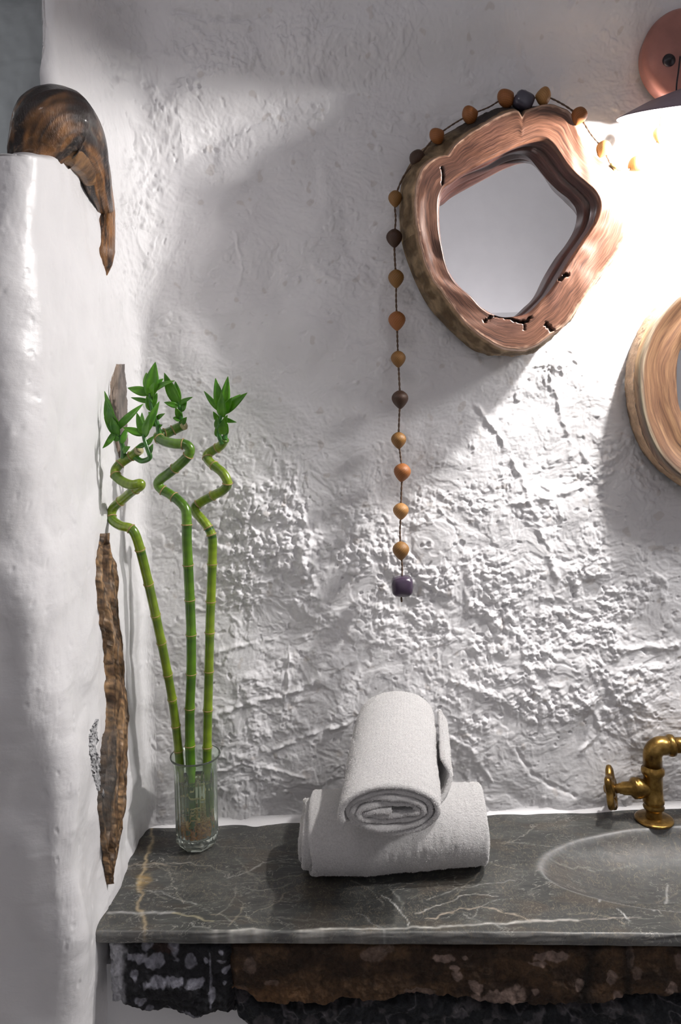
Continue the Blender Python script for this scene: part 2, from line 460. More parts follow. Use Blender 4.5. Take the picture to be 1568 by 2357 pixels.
vein([(350, 1905), (345, 1960), (330, 2000), (322, 2040), (322, 2090), (338, 2140)], .0032, (.42, .33, .20), .9)
vein([(335, 2020), (322, 2045)], .008, (.40, .27, .10), .5, .01, 3)
vein([(250, 2102), (330, 2100), (400, 2100)], .0028, (.42, .42, .41), .8, .003, 5)
vein([(400, 2100), (440, 2108), (490, 2120)], .0018, (.40, .36, .24), .8, .004, 6)
vein([(470, 2145), (560, 2138), (650, 2146), (760, 2138), (900, 2138), (1000, 2134), (1080, 2130), (1220, 2122), (1330, 2115)], .0022, (.55, .54, .50), .9, .003, 8)
vein([(1220, 2122), (1330, 2116), (1420, 2112), (1480, 2110)], .0012, (.45, .40, .36), .6, .003, 8)
vein([(880, 2060), (920, 2090), (940, 2130)], .0011, (.5, .5, .48), .8, .004, 9)
vein([(960, 2100), (1040, 2075), (1070, 2060), (1140, 2060)], .0012, (.5, .48, .44), .8, .006, 10)
vein([(980, 2115), (1060, 2095), (1120, 2090), (1180, 2105), (1220, 2120)], .0012, (.45, .38, .30), .8, .006, 11)
vein([(1535, 1960), (1525, 2010), (1520, 2060), (1505, 2095)], .0022, (.50, .50, .48), .9, .005, 12)
vein([(1440, 2010), (1410, 2040), (1380, 2060), (1380, 2075)], .0014, (.42, .42, .42), .7, .006, 13)
vein([(1425, 2092), (1440, 2110), (1455, 2118)], .0014, (.45, .45, .44), .8, .004, 14)
vein([(360, 1990), (390, 2010), (420, 2075)], .0009, (.32, .3, .24), .7, .006, 15)
vein([(540, 1975), (600, 2030), (700, 2010)], .0009, (.32, .3, .24), .5, .006, 16)
_rv = random.Random(12)
for q_ in range(46):
    px_, py_ = _rv.uniform(260, 1560), _rv.uniform(1930, 2140); an = _rv.choice([-.35, -.15, .1, .5, -1.2]) + _rv.uniform(-.3, .3); pl_ = [(px_, py_)]
    for _ in range(4):
        an += _rv.uniform(-.5, .5); st = _rv.uniform(14, 46)
        px_ += st * math.cos(an); py_ += st * math.sin(an) * .55; pl_.append((px_, min(2155, max(1905, py_))))
    vein(pl_, _rv.uniform(.0007, .0013), _rv.choice([(.42, .42, .40), (.40, .34, .26), (.36, .34, .30)]), _rv.uniform(.25, .65), .005, 20 + q_)
rim = np.exp(-((rho - 1.0) / (.012 + .012 * (ey > 0))) ** 2)[..., None] * .6
base = base * (1 - rim) + rim * np.array([.30, .30, .30])
inb = (rho < .99)[..., None] * .35
base = base * (1 - inb) + inb * np.array([.11, .11, .11])
# finish edge: bullnose + underside
nb = 14
Vt = np.stack([CXg, CYg, Zg + ZT], -1)
prof = []
ef = Vt[:, :1, :]
th_ = .020
edgeV = []; edgeC = []
for k in range(nb, 0, -1):
    a = k / nb * math.pi
    off = np.zeros_like(ef); off[..., 1] = -.006 * math.sin(a) ** .6 if 0 < a < math.pi else 0
    off[..., 2] = -th_ * (1 - math.cos(a)) / 2
    edgeV.append(ef + off + np.stack([0 * ef[..., 0], .0012 * fbm(ef[..., 0] * 20, ef[..., 0] * 0 + k * .3, 455, 3), 0 * ef[..., 0]], -1)); edgeC.append(base[:, :1] * .5 + .5 * np.array([.17, .17, .165]) * (1 + .5 * fbm(ef[..., 0] * 8, ef[..., 0] * 0 + k * .5, 457, 3))[..., None])
under = ef.copy(); under[..., 1] += .10; under[..., 2] = ZT - th_
Vt = np.concatenate([under] + edgeV + [Vt], 1); Ct = np.concatenate([base[:, :1]] + edgeC + [base], 1)
m, t, b = nt('grey_marble'); v = coords(t)
a_ = N(t, 'ShaderNodeVertexColor', layer_name='Col')
def veins(scale, w, dist, vec):
    vo = N(t, 'ShaderNodeTexNoise'); vo.inputs['Scale'].default_value = scale; vo.inputs['Detail'].default_value = 5
    vo.inputs['Distortion'].default_value = dist; vo.inputs['Roughness'].default_value = .6
    L(t, vec, vo.inputs['Vector'])
    mm = N(t, 'ShaderNodeMath', operation='SUBTRACT'); L(t, vo.outputs['Fac'], mm.inputs[0]); mm.inputs[1].default_value = .5
    ab = N(t, 'ShaderNodeMath', operation='ABSOLUTE'); L(t, mm.outputs[0], ab.inputs[0])
    return ramp(t, ab.outputs[0], [(0, (1, 1, 1)), (w, (0, 0, 0))])
v2 = coords(t, scale=(1, 2.2, 1))
f1 = veins(16, .012, 1.2, v2); f2 = veins(34, .014, 2.0, coords(t, scale=(1.6, 1, 1)))
gate = ramp(t, noise(t, v, 12, 3), [(.42, (0, 0, 0)), (.62, (1, 1, 1))])
g1 = mixc(t, (0, 0, 0), f1, gate); g2 = mixc(t, f2, (0, 0, 0), gate)
c1 = mixc(t, a_.outputs[0], (.30, .29, .26), g1); 
mA = N(t, 'ShaderNodeMix', data_type='RGBA'); L(t, g2, mA.inputs[0]); L(t, c1, mA.inputs[6]); mA.inputs[7].default_value = (.24, .20, .15, 1)
k = ramp(t, noise(t, coords(t, scale=(1, 4, 1)), 40, 8, .65), [(.3, (.75,) * 3), (.7, (1.25,) * 3)])
L(t, mixc(t, mA.outputs[2], k, 1.0, 'MULTIPLY'), b.inputs['Base Color'])
L(t, ramp(t, noise(t, v, 20, 5), [(.3, (.34,) * 3), (.7, (.48,) * 3)]), b.inputs['Roughness']); b.inputs['Specular IOR Level'].default_value = .4
bump(t, b, noise(t, v, 70, 5), .08, .001)
M_MARBLE = m
slab_o = link('marble_top', grid_mesh('marble_top', Vt, colors=Ct, flip=False), M_MARBLE)
def child(o, p):
    o.parent = p; o.matrix_parent_inverse = Matrix.Translation(-Vector(p.location)); return o
child(slab_o, vanity)

# rough stones under the counter edge
def stone(name, pts_top, pts_bot, px0, px1, ydist, paint, seed, relief_a=.006, label=None):
    """front face between two pixel polylines on the plane y=ydist(x), closed at the back"""
    nx, nz = int((px1 - px0) / 2.2), 90
    PX = np.linspace(px0, px1, nx)
    top = np.interp(PX, [p[0] for p in pts_top], [p[1] for p in pts_top]); bot = np.interp(PX, [p[0] for p in pts_bot], [p[1] for p in pts_bot])
    Vv = np.zeros((nx, nz, 3)); PXY = np.zeros((nx, nz, 2))
    for i in range(nx):
        x_w = W(PX[i], 2200, 1.17).x; yv = float(ydist(x_w))
        zt, zb = W(PX[i], top[i], yv).z, W(PX[i], bot[i], yv).z
        zb += .006 * math.sin(PX[i] * .05 + seed) * .5 + .004 * float(fbm(np.array(PX[i] * .03), np.array(seed * 1.3), seed, 3))
        k = np.linspace(0, 1, nz)
        Vv[i, :, 0] = x_w; Vv[i, :, 1] = yv; Vv[i, :, 2] = zt + (zb - zt) * k
        PXY[i, :, 0] = PX[i]; PXY[i, :, 1] = top[i] + (bot[i] - top[i]) * k
    X, Z = Vv[..., 0], Vv[..., 2]
    h = relief_a * (fbm(X * 14, Z * 14, seed, 3) + .5 * np.abs(fbm(X * 40, Z * 40, seed + 1, 4)) + .25 * fbm(X * 120, Z * 120, seed + 2, 2))
    e = np.minimum(np.linspace(0, 1, nz), 1 - np.linspace(0, 1, nz))[None] * np.ones((nx, 1)); 
    e2 = np.minimum(np.linspace(0, 1, nx), 1 - np.linspace(0, 1, nx))[:, None] * nx / 10
    rnd = (1 - sst(0, .10, e)) + (1 - sst(0, .8, e2))
    Vv[..., 1] += -h + .014 * np.clip(rnd, 0, 1)
    C = paint(X, Z, PXY[..., 0], PXY[..., 1])
    bk1 = Vv[:, :1].copy(); bk1[..., 1] += .07; bk2 = Vv[:, -1:].copy(); bk2[..., 1] += .07
    Vv = np.concatenate([bk1, Vv, bk2], 1); C = np.concatenate([C[:, :1], C, C[:, -1:]], 1)
    o = child(link(name, grid_mesh(name, Vv, colors=C, flip=False), M_STONE), vanity)
    if label: o['label'] = label
    return o
M_STONE = mat_col('rough_stone', .66, 0, 90, .65, 150, .9, .003, .3)
def patches(base, X, Z, PX, PY, lst, colr, seed):
    for px, py, rx, ry, a in lst:
        d = np.hypot((PX - px) / rx, (PY - py) / ry) + .45 * fbm(X * 45 + px, Z * 45, seed, 3)
        k = (a * (1 - sst(.75, 1.0, d)))[..., None]
        base = base * (1 - k) + k * np.array(colr) * (1 + .3 * fbm(X * 90, Z * 90, seed + 3, 2))[..., None]
    return base
def paint_black(X, Z, PX, PY):
    c = np.ones(X.shape + (3,)) * np.array([.017, .017, .020])
    c = patches(c, X, Z, PX, PY, [(310, 2205, 28, 10, .8), (330, 2178, 12, 12, .6), (395, 2185, 16, 24, .8), (350, 2215, 26, 16, .7), (430, 2215, 14, 20, .5), (300, 2240, 10, 14, .7),
        (355, 2258, 30, 16, .8), (400, 2252, 22, 9, .9), (445, 2258, 24, 10, .9), (508, 2185, 10, 6, .8), (506, 2212, 12, 7, .8), (516, 2235, 11, 7, .9), (470, 2213, 7, 8, .7), (512, 2260, 8, 6, .7),
        (483, 2290, 8, 18, .7), (318, 2290, 16, 12, .7), (420, 2330, 40, 9, .5), (480, 2250, 3, 60, .6), (335, 2320, 12, 10, .5), (372, 2175, 8, 8, .5), (455, 2265, 6, 5, .8)], (.33, .33, .38), 511)
    c = patches(c, X, Z, PX, PY, [(360, 2190, 30, 12, .6), (300, 2330, 30, 10, .3)], (.05, .025, .02), 515)
    pl = (1 - sst(262, 285, PX + 8 * fbm(X * 60, Z * 60, 517, 3)))[..., None]
    return c * (1 - pl) + pl * np.array([.42, .42, .45])
def paint_brown(X, Z, PX, PY):
    n = sst(-.4, .5, fbm(X * 9, Z * 22, 521, 4))[..., None]
    c = np.array([.034, .019, .011]) * (1 - n) + n * np.array([.080, .045, .023])
    c = patches(c, X, Z, PX, PY, [(1020, 2205, 24, 10, .9), (1042, 2225, 16, 10, .9), (1050, 2243, 14, 14, .8), (1090, 2265, 18, 14, .9), (1070, 2200, 10, 8, .8), (1270, 2200, 42, 13, .9), (1235, 2215, 22, 6, .8),
        (1150, 2292, 60, 22, .85), (1325, 2262, 10, 14, .9), (1228, 2278, 9, 7, .8), (1185, 2310, 28, 6, .8), (1290, 2315, 10, 8, .8), (1400, 2250, 12, 26, .7), (1412, 2300, 20, 18, .8), (1440, 2195, 8, 30, .6), (1455, 2240, 14, 20, .5),
        (960, 2280, 40, 10, .6), (860, 2200, 30, 20, .5), (890, 2185, 26, 14, .4), (575, 2215, 16, 24, .45), (620, 2265, 20, 7, .5), (740, 2170, 20, 5, .5), (545, 2285, 20, 18, .5), (1480, 2330, 30, 12, .5), (1530, 2270, 16, 16, .8), (1555, 2210, 14, 20, .6)],
        (.24, .17, .14), 531)
    rust = (sst(2262, 2302, PY + 16 * fbm(X * 22, Z * 22, 541, 3)) * sst(1120, 560, PX) * .8)[..., None]
    c = c * (1 - rust) + rust * np.array([.14, .072, .032])
    dk = (np.exp(-((PX - 1355 + (PY - 2200) * .25) / 16) ** 2) + np.exp(-((PX - 1435) / 12) ** 2) * sst(2150, 2200, PY))[..., None]
    return c * (1 - .75 * np.clip(dk, 0, 1)) + 0 * c
def paint_low(X, Z, PX, PY):
    c = np.ones(X.shape + (3,)) * np.array([.022, .024, .028])
    n = sst(.05, .4, fbm(X * 30, Z * 30, 551, 4))[..., None] * .35
    c = c * (1 - n) + n * np.array([.20, .18, .19])
    l = np.clip(np.exp(-(np.abs(fbm(X * 12, Z * 18, 552, 3)) / .03) ** 2), 0, 1)[..., None] * .4
    return c * (1 - l) + l * np.array([.25, .23, .25])
fy1 = lambda x: fronty(x) + .004; fy2 = lambda x: fronty(x) + .016
stone('stone_block', [(235, 2158), (400, 2168), (530, 2170)], [(235, 2330), (270, 2322), (320, 2334), (345, 2342), (420, 2344), (480, 2338), (530, 2345)], 238, 530, fy1, paint_black, 561, .010, 'black stone with flecks of white limewash at the left end')
stone('stone_block', [(520, 2166), (1000, 2172), (1700, 2172)], [(520, 2288), (560, 2305), (600, 2320), (700, 2318), (800, 2310), (900, 2300), (980, 2294), (1060, 2300), (1150, 2322), (1300, 2322), (1400, 2310), (1480, 2300), (1700, 2290)], 522, 1640, fy1, paint_brown, 571, .007, 'long rust-brown stone with pale chips')
stone('stone_block', [(525, 2290), (620, 2318), (750, 2312), (980, 2292), (1060, 2298), (1150, 2320), (1400, 2308), (1700, 2285)], [(525, 2345), (545, 2348), (600, 2400), (800, 2440), (1700, 2440)], 527, 1640, fy2, paint_low, 581, .012, 'blackish lower stone with pale veins')
slab('wall_under_counter', -.46, 1.6, 1.235, 1.5, 0, .76, M_ROOM)

# plaster cove where the wall meets the counter
xs = np.arange(XS - .02, .85, .004)
cove = np.zeros((len(xs), 7, 3)); 
for k in range(7):
    a = k / 6 * math.pi / 2
    yw = backY(xs, ZT + .02) + .006
    wv = .005 + .005 * fbm(xs * 9, xs * 0 + 2, 601, 3)
    cove[:, k, 0] = xs; cove[:, k, 1] = yw - .004 - (wv + .012) * (1 - math.sin(a)); cove[:, k, 2] = ZT - .001 + (.010 + wv * .4) * (1 - math.cos(a))
cv = tag(link('trim_1', grid_mesh('trim_1', cove, colors=np.ones(cove.shape)), M_PL), kind='structure')

# ------------------------------------------------------------------ WOOD embedded in the left reveal
M_OLDWOOD = mat_col('weathered_beam', .55, 0, 26, .45, 60, .9, .004, .5, stretch=(3.0, 3.0, .55))
M_POLWOOD = mat_col('varnished_log', .30, 0, 22, .45, 70, .8, .003, .6, coat=.25, stretch=(3.0, 3.0, .8))
def strip(name, centers, halfw, bulge, material, paint, seed, ragged=0.0, label=None, cat='wood', lean=0.0, rough=.002):
    """a sliver of exposed timber following the plaster skin"""
    n = 160; m_ = 26
    tt = np.linspace(0, 1, n); ci = np.linspace(0, 1, len(centers))
    cp = catmull(centers, 12); ct = np.linspace(0, 1, len(cp))
    px = np.interp(tt, ct, cp[:, 0]); py = np.interp(tt, ct, cp[:, 1])
    hw = np.interp(tt, ci, halfw)
    V = np.zeros((n, m_, 3)); C = np.zeros((n, m_, 3))
    for i in range(n):
        l = hw[i] * (1 + ragged * float(fbm(np.array(tt[i] * 24), np.array(seed + .5), seed, 3)))
        r = hw[i] * (1 + ragged * float(fbm(np.array(tt[i] * 24), np.array(seed + 9.5), seed, 3)))
        for j in range(m_):
            s = j / (m_ - 1) * 2 - 1
            o = s * (l if s < 0 else r)
            p, nn = hit(px[i] + o, py[i])
            up = bulge * (max(0, 1 - s * s)) ** .5 - .0015 * (bulge > .003)
            up += rough * float(fbm(np.array(s * 4.0 + seed), np.array(tt[i] * 5 * n / 160), seed + 3, 3))
            V[i, j] = p + nn * up
    C = paint(tt[:, None] * np.ones((1, m_)), np.linspace(-1, 1, m_)[None] * np.ones((n, 1)))
    o = link(name, grid_mesh(name, V, colors=C), material)
    return tag(o, label, cat)
def pb1(T, S):
    n = fbm(S * 3, T * 9, 701, 4); g = fbm(S * 7 + n, T * 5, 703, 3)
    k = sst(-.3, .4, g)[..., None]
    c = np.array([.075, .040, .018]) * (1 - k) + k * np.array([.26, .155, .075])
    w = np.clip(np.exp(-((fbm(S * 2.4, T * 6, 705, 3)) / .035) ** 2) * .45, 0, 1)[..., None]
    c = c * (1 - w) + w * np.array([.50, .42, .34])
    c = c * np.clip(1 + 1.2 * fbm(S * 9, T * 90, 707, 3), .25, 1.9)[..., None]
    g2 = (sst(.2, -.5, S) * sst(.42, .62, T) * (1 - sst(.75, .85, T)) * .7)[..., None]
    return c * (1 - g2) + g2 * np.array([.05, .05, .05])
strip('exposed_beam', [(233, 1228), (238, 1300), (247, 1400), (258, 1500), (263, 1600), (262, 1700), (256, 1800), (252, 1900), (247, 1980), (246, 2036)],
      [3, 20, 22, 21, 23, 26, 30, 24, 12, 1], .012, M_OLDWOOD, pb1, 711, .16, 'long splintered brown beam showing through white plaster beside the bamboo', 'timber', rough=.008)
def pb2(T, S):
    n = sst(-.4, .4, fbm(S * 2, T * 5, 721, 4))[..., None]
    c = np.array([.20, .165, .145]) * (1 - n) + n * np.array([.13, .11, .10])
    e = (sst(.0, -.9, S) * .6)[..., None]
    return c * (1 - e) + e * np.array([.34, .24, .17])
strip('exposed_post', [(276, 838), (272, 880), (272, 920), (274, 970), (279, 1020), (281, 1062)], [9, 19, 21, 20, 15, 4], .006, M_OLDWOOD, pb2, 731, .06,
      'small grey-brown wood oval set in plaster behind the bamboo leaves', 'timber', rough=.002)
def pb3(T, S):
    n = sst(.0, .5, fbm(S * 4, T * 22, 741, 3))[..., None]
    return np.array([.55, .55, .56]) * (1 - n) + n * np.array([.05, .05, .055])
strip('plaster_scar', [(222, 1655), (215, 1680), (214, 1720), (220, 1760), (226, 1800), (238, 1850)], [2, 8, 9, 9, 8, 1], .002, M_OLDWOOD, pb3, 751, .4,
      'charred grey scar in the plaster left of the splintered beam', 'scar', rough=.003)
# bent log over the partition
pc = [(70, 380, 1.10), (88, 335, 1.10), (112, 296, 1.10), (142, 288, 1.115), (180, 320, 1.15), (206, 370, 1.20), (222, 428, 1.25), (235, 480, None), (238, 530, None), (238, 580, None), (242, 612, None), (245, 634, None)]
rp = [52, 68, 82, 84, 62, 44, 35, 30, 27, 26, 17, 2]
pts = []; rr = []
for (a_x, a_y, d), r_ in zip(pc, rp):
    if d is None:
        p, nn = hit(a_x, a_y); p = p - nn * (r_ * p.y / F * .05)
    else: p = W(a_x, a_y, d)
    pts.append(tuple(p)); rr.append(r_ * p[1] / F)
pp = catmull(pts, 16); r2 = np.interp(np.linspace(0, 1, len(pp)), np.linspace(0, 1, len(rr)), rr)
Vl = tube_verts(pp, r2, 96, True)
Tl = (np.linspace(0, 1, Vl.shape[0])[:, None] * np.ones((1, 96))); Al = np.linspace(0, 2 * np.pi, 96)[None] * np.ones((Vl.shape[0], 1))
nl = fbm(np.cos(Al) * 2 + np.sin(Al) * 1.3, Tl * 5, 761, 4)
k = sst(-.35, .4, nl + .9 * (Tl - .50))[..., None]
Cl = np.array([.016, .007, .004]) * (1 - k) + k * np.array([.24, .105, .030])
k2 = np.clip(np.exp(-(fbm(np.cos(Al) * 3, Tl * 7 + np.sin(Al), 763, 3) / .04) ** 2) * .45, 0, 1)[..., None]
Cl = Cl * np.clip(1 + .8 * fbm(Al * 7, Tl * 9, 767, 3), .3, 1.8)[..., None]
Cl = Cl * (1 - k2) + k2 * np.array([.42, .27, .17])
cen = np.concatenate([pp[:1], pp, pp[-1:]])[:, None]
Vl = cen + (Vl - cen) * (1 + .05 * fbm(np.cos(Al) * 2, Tl * 6 + np.sin(Al), 765, 3) + .02 * fbm(np.cos(Al) * 9, Tl * 20 + np.sin(Al) * 4, 766, 2))[..., None]
core = tube_verts(catmull([tuple(W(105, 352, 1.115)), tuple(W(150, 335, 1.125)), tuple(W(184, 366, 1.165)), tuple(W(207, 415, 1.21))], 12), np.interp(np.linspace(0, 1, 37), [0, .33, .66, 1], [.024, .035, .025, .012]), 40)
log = link('bent_log', grid_mesh('bent_log', Vl, close_v=True, colors=Cl), M_POLWOOD)
tag(log, 'curved dark brown varnished log hooked over the top of the white partition', 'log')

_kc = sst(-.4, .4, fbm(core[..., 0] * 30 + core[..., 1] * 60, core[..., 2] * 40, 768, 4))[..., None]
child(link('inner_wood', grid_mesh('inner_wood', core, close_v=True, colors=np.array([.10, .045, .014]) * (1 - _kc) + _kc * np.array([.26, .13, .045])), M_POLWOOD), log)

# ------------------------------------------------------------------ MIRRORS
def px_outline(lst, y, c, n, smooth=True):
    p = np.array([tuple(W(a, b_, y)) for a, b_ in lst])
    # closed catmull
    Q = []
    m_ = len(p)
    for i in range(m_):
        a, b_, c_, d = p[i - 1], p[i], p[(i + 1) % m_], p[(i + 2) % m_]
        for k in range(10):
            t_ = k / 10
            Q.append(.5 * ((2 * b_) + (-a + c_) * t_ + (2 * a - 5 * b_ + 4 * c_ - d) * t_ ** 2 + (-a + 3 * b_ - 3 * c_ + d) * t_ ** 3))
    Q = np.array(Q); th = np.arctan2(Q[:, 2] - c[1], Q[:, 0] - c[0]); r = np.hypot(Q[:, 2] - c[1], Q[:, 0] - c[0])
    o = np.argsort(th); th, r = th[o], r[o]
    g = np.linspace(-np.pi, np.pi, n, endpoint=False)
    return g, np.interp(g, np.concatenate([th[-1:] - 2 * np.pi, th, th[:1] + 2 * np.pi]), np.concatenate([r[-1:], r, r[:1]]))
YF = 1.405; YG = 1.484
fo = [(1203,266),(1211,252),(1225,246),(1257,236),(1293,243),(1316,257),(1330,288),(1342,315),(1375,352),(1415,388),(1442,424),(1456,460),(1457,496),(1447,535),(1424,582),(1384,636),(1339,699),(1302,749),(1266,776),(1230,799),(1194,808),(1149,799),(1104,771),(1068,740),(1032,690),(995,640),(973,586),(962,532),(955,487),(957,433),(968,392),(995,365),(1020,356),(1030,355),(1045,333),(1081,302),(1113,284),(1149,263),(1180,251),(1194,252)]
bo = [(1203,262),(1215,258),(1230,255),(1257,254),(1285,262),(1305,275),(1318,300),(1330,330),(1355,360),(1390,395),(1415,430),(1428,460),(1430,496),(1420,535),(1398,580),(1360,634),(1318,695),(1288,745),(1258,785),(1222,806),(1176,815),(1130,814),(1095,806),(1063,782),(1022,742),(986,700),(955,640),(930,570),(922,520),(921,469),(925,420),(940,380),(965,345),(985,330),(1010,312),(1050,290),(1090,268),(1130,252),(1170,244),(1190,250)]
ri = [(1013,455),(1011,490),(1014,540),(1030,613),(1050,650),(1085,680),(1112,708),(1149,726),(1183,728),(1216,720),(1248,690),(1275,658),(1311,600),(1348,545),(1370,510),(1379,473),(1370,446),(1343,419),(1311,388),(1289,356),(1266,329),(1248,322),(1221,325),(1185,338),(1149,356),(1113,374),(1063,401),(1040,419),(1024,430)]
gl = [(1005,480),(1008,540),(1020,610),(1045,650),(1080,690),(1110,715),(1145,735),(1180,735),(1205,715),(1230,690),(1253,645),(1280,600),(1307,563),(1325,527),(1329,487),(1312,460),(1284,437),(1257,410),(1235,383),(1212,358),(1185,352),(1153,360),(1113,382),(1055,405),(1015,440)]
cw = W(1192, 528, YF)
cc = (cw.x - .0, cw.z)
NA = 620
def grain_material(name, c_dark, c_mid, c_light, ringscale=7.0, rough=.38, coat=.3):
    m, t, b = nt(name)
    at = N(t, 'ShaderNodeAttribute', attribute_name='grain')
    mp = N(t, 'ShaderNodeMapping'); mp.inputs['Scale'].default_value = (ringscale, .7, .7); L(t, at.outputs['Vector'], mp.inputs[0])
    n1 = noise(t, mp.outputs[0], 2.2, 8, .62, .5)
    mp2 = N(t, 'ShaderNodeMapping'); mp2.inputs['Scale'].default_value = (ringscale * 6, 2.5, 1.0); L(t, at.outputs['Vector'], mp2.inputs[0])
    n2 = noise(t, mp2.outputs[0], 2.0, 5, .6, .2)
    c = ramp(t, n1, [(.30, c_dark), (.47, c_mid), (.68, c_light)])
    k = ramp(t, n2, [(.3, (.78,) * 3), (.7, (1.18,) * 3)])
    c = mixc(t, c, k, 1.0, 'MULTIPLY')
    a = N(t, 'ShaderNodeVertexColor', layer_name='Col')
    c = mixc(t, c, a.outputs[0], 1.0, 'MULTIPLY')
    L(t, c, b.inputs['Base Color']); b.inputs['Roughness'].default_value = rough
    b.inputs['Coat Weight'].default_value = coat; b.inputs['Coat Roughness'].default_value = .2
    bump(t, b, n2, .25, .0015)
    return m
M_MWOOD = grain_material('polished_root_wood', (.040, .017, .013), (.135, .058, .033), (.27, .130, .082), 10.0, .36, .35)
M_BARK = mat_col('bark', .75, 0, 45, .5, 90, 1.0, .004, .3)
m, t, b = nt('mirror_silver'); b.inputs['Metallic'].default_value = 1; b.inputs['Roughness'].default_value = .015
L(t, ramp(t, noise(t, coords(t), 3, 2), [(.3, (.90, .905, .90)), (.7, (.92, .92, .92))]), b.inputs['Base Color'])
M_MIRROR = m
def ring(g, r, y, c):
    r = np.broadcast_to(r, g.shape); y = np.broadcast_to(y, g.shape)
    return np.stack([c[0] + r * np.cos(g), y, c[1] + r * np.sin(g)], -1)
g, r_fo = px_outline(fo, YF, cc, NA); _, r_bo = px_outline(bo, YG, cc, NA); _, r_ri = px_outline(ri, YF, cc, NA); _, r_gl = px_outline(gl, YG, cc, NA)
r_fo = r_fo * (1 + .006 * fbm(g * 9, g * 0 + 1, 801, 4))
r_gl = np.where(r_gl > 0, r_gl, r_ri)
mir = empty('wall_mirror', (cc[0], 1.49, cc[1]), 'irregular live-edge brown wood mirror hanging below the string of seeds', 'mirror', 'wood-framed wall mirrors')
# face and inner reveal
NR = 56; rings = []; grain = []; cols_ = []
cracks = [([(1117,740),(1131,728),(1149,727),(1176,733),(1199,742),(1212,740),(1221,731)], .0022), ([(1205,742),(1208,758)], .0016), ([(1289,643),(1298,636),(1308,631)], .003), ([(1258,747),(1266,754),(1272,760)], .003),
          ([(1016,384),(1020,400),(1019,425)], .0014), ([(1113,706),(1122,710)], .002), ([(1035,590),(1045,625)], .0012)]
for i in range(NR):
    k = i / (NR - 1)
    r = r_ri + (r_fo - r_ri) * k
    bev = .006 * ((1 - sst(0, .07, np.array(k))) + (1 - sst(0, .05, np.array(1 - k))))
    # broad swelling of the face, lumpier at the left
    y = YF + bev + .004 * fbm(np.cos(g) * 2 + k, np.sin(g) * 2, 811, 2)
    P = ring(g, r, y, cc)
    c_ = np.ones((NA, 3))
    for cr, w in cracks:
        Pw = [tuple(np.array(W(a, b_, YF))[[0, 2]]) for a, b_ in cr]
        d = seg_dist(P[:, 0], P[:, 2], Pw); q = np.exp(-(d / (w * np.clip(1 + .9 * fbm(P[:, 0] * 160, P[:, 2] * 160, 813, 2), .3, 2))) ** 4)
        P[:, 1] += .010 * q; c_ *= (1 - .93 * np.clip(q, 0, 1))[:, None]
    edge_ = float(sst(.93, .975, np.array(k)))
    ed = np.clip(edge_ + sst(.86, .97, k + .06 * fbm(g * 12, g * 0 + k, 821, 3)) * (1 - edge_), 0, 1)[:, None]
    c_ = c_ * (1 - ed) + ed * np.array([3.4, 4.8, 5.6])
    # smoky darker zones
    dz = sst(.0, .5, fbm(np.cos(g) * 1.6 + 3, np.sin(g) * 1.6 + k * .8, 823, 3))[:, None] * .45 * (1 - ed)
    c_ = c_ * (1 - dz) + c_ * dz * np.array([.5, .45, .55])
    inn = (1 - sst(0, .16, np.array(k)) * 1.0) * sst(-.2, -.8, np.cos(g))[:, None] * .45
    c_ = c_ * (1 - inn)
    rings.append(P); cols_.append(c_); grain.append(np.stack([np.full(NA, k) + .03 * fbm(g * 5, g * 0, 822, 3), np.cos(g) * 2 + .3 * k, np.sin(g) * 2], -1))
face = np.array(rings)
def yglass(x, z): return YG - .001 - (x - cc[0]) * math.tan(math.radians(2.2)) - (z - cc[1]) * math.tan(math.radians(2.0))
inner = []
ig = []; ic = []
for i in range(18):
    k = (i + 1) / 18
    r_hid = r_ri * .985
    r = r_ri * (1 - k) + (r_gl - .002) * k
    r = r + .003 * np.exp(-((k - .45) / .06) ** 2) - .003 * sst(.45, .6, np.array(k)) 
    ygl = yglass(cc[0] + r * np.cos(g), cc[1] + r * np.sin(g)); inner.append(ring(g, r, YF + .008 + (ygl + .002 - YF - .008) * k, cc)); ig.append(np.stack([k * .6 + 2 + 0 * g, np.cos(g) * 2, np.sin(g) * 2], -1))
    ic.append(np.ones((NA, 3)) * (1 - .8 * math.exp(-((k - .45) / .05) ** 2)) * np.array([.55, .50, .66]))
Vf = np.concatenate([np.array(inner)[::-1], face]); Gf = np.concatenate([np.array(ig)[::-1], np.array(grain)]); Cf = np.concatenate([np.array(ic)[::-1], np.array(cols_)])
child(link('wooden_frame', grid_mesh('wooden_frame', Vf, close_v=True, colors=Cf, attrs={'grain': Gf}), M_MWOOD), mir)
bk = []; bcx = []
for i in range(16):
    k = i / 15
    r = r_fo * (1 - k) + r_bo * k
    r = r + (.006 * math.sin(k * math.pi)) + .005 * math.sin(k * math.pi) * fbm(g * 7, g * 0 + k * 1.5, 831, 4) - (.001 if i == 0 else 0)
    bk.append(ring(g, r, YF + .006 + (1.497 - YF - .006) * k, cc))
    n_ = sst(-.3, .5, fbm(g * 6, g * 0 + k * 2, 841, 4))[:, None]
    c_ = np.array([.13, .085, .045]) * (1 - n_) + n_ * np.array([.27, .19, .11])
    if i < 2: c_ = c_ * .5 + .5 * np.array([.55, .36, .22])
    tp = sst(.82, .98, np.sin(g + .0))[:, None] * sst(.8, .5, np.abs(np.cos(g)))[:, None] * (1 if i > 1 else .2)
    c_ = c_ * (1 - .85 * tp) + .85 * tp * np.array([.03, .026, .03])
    bcx.append(c_)
child(link('bark_edge', grid_mesh('bark_edge', np.array(bk), close_v=True, colors=np.array(bcx), flip=False), M_BARK), mir)['label'] = 'rough bark side of the frame'
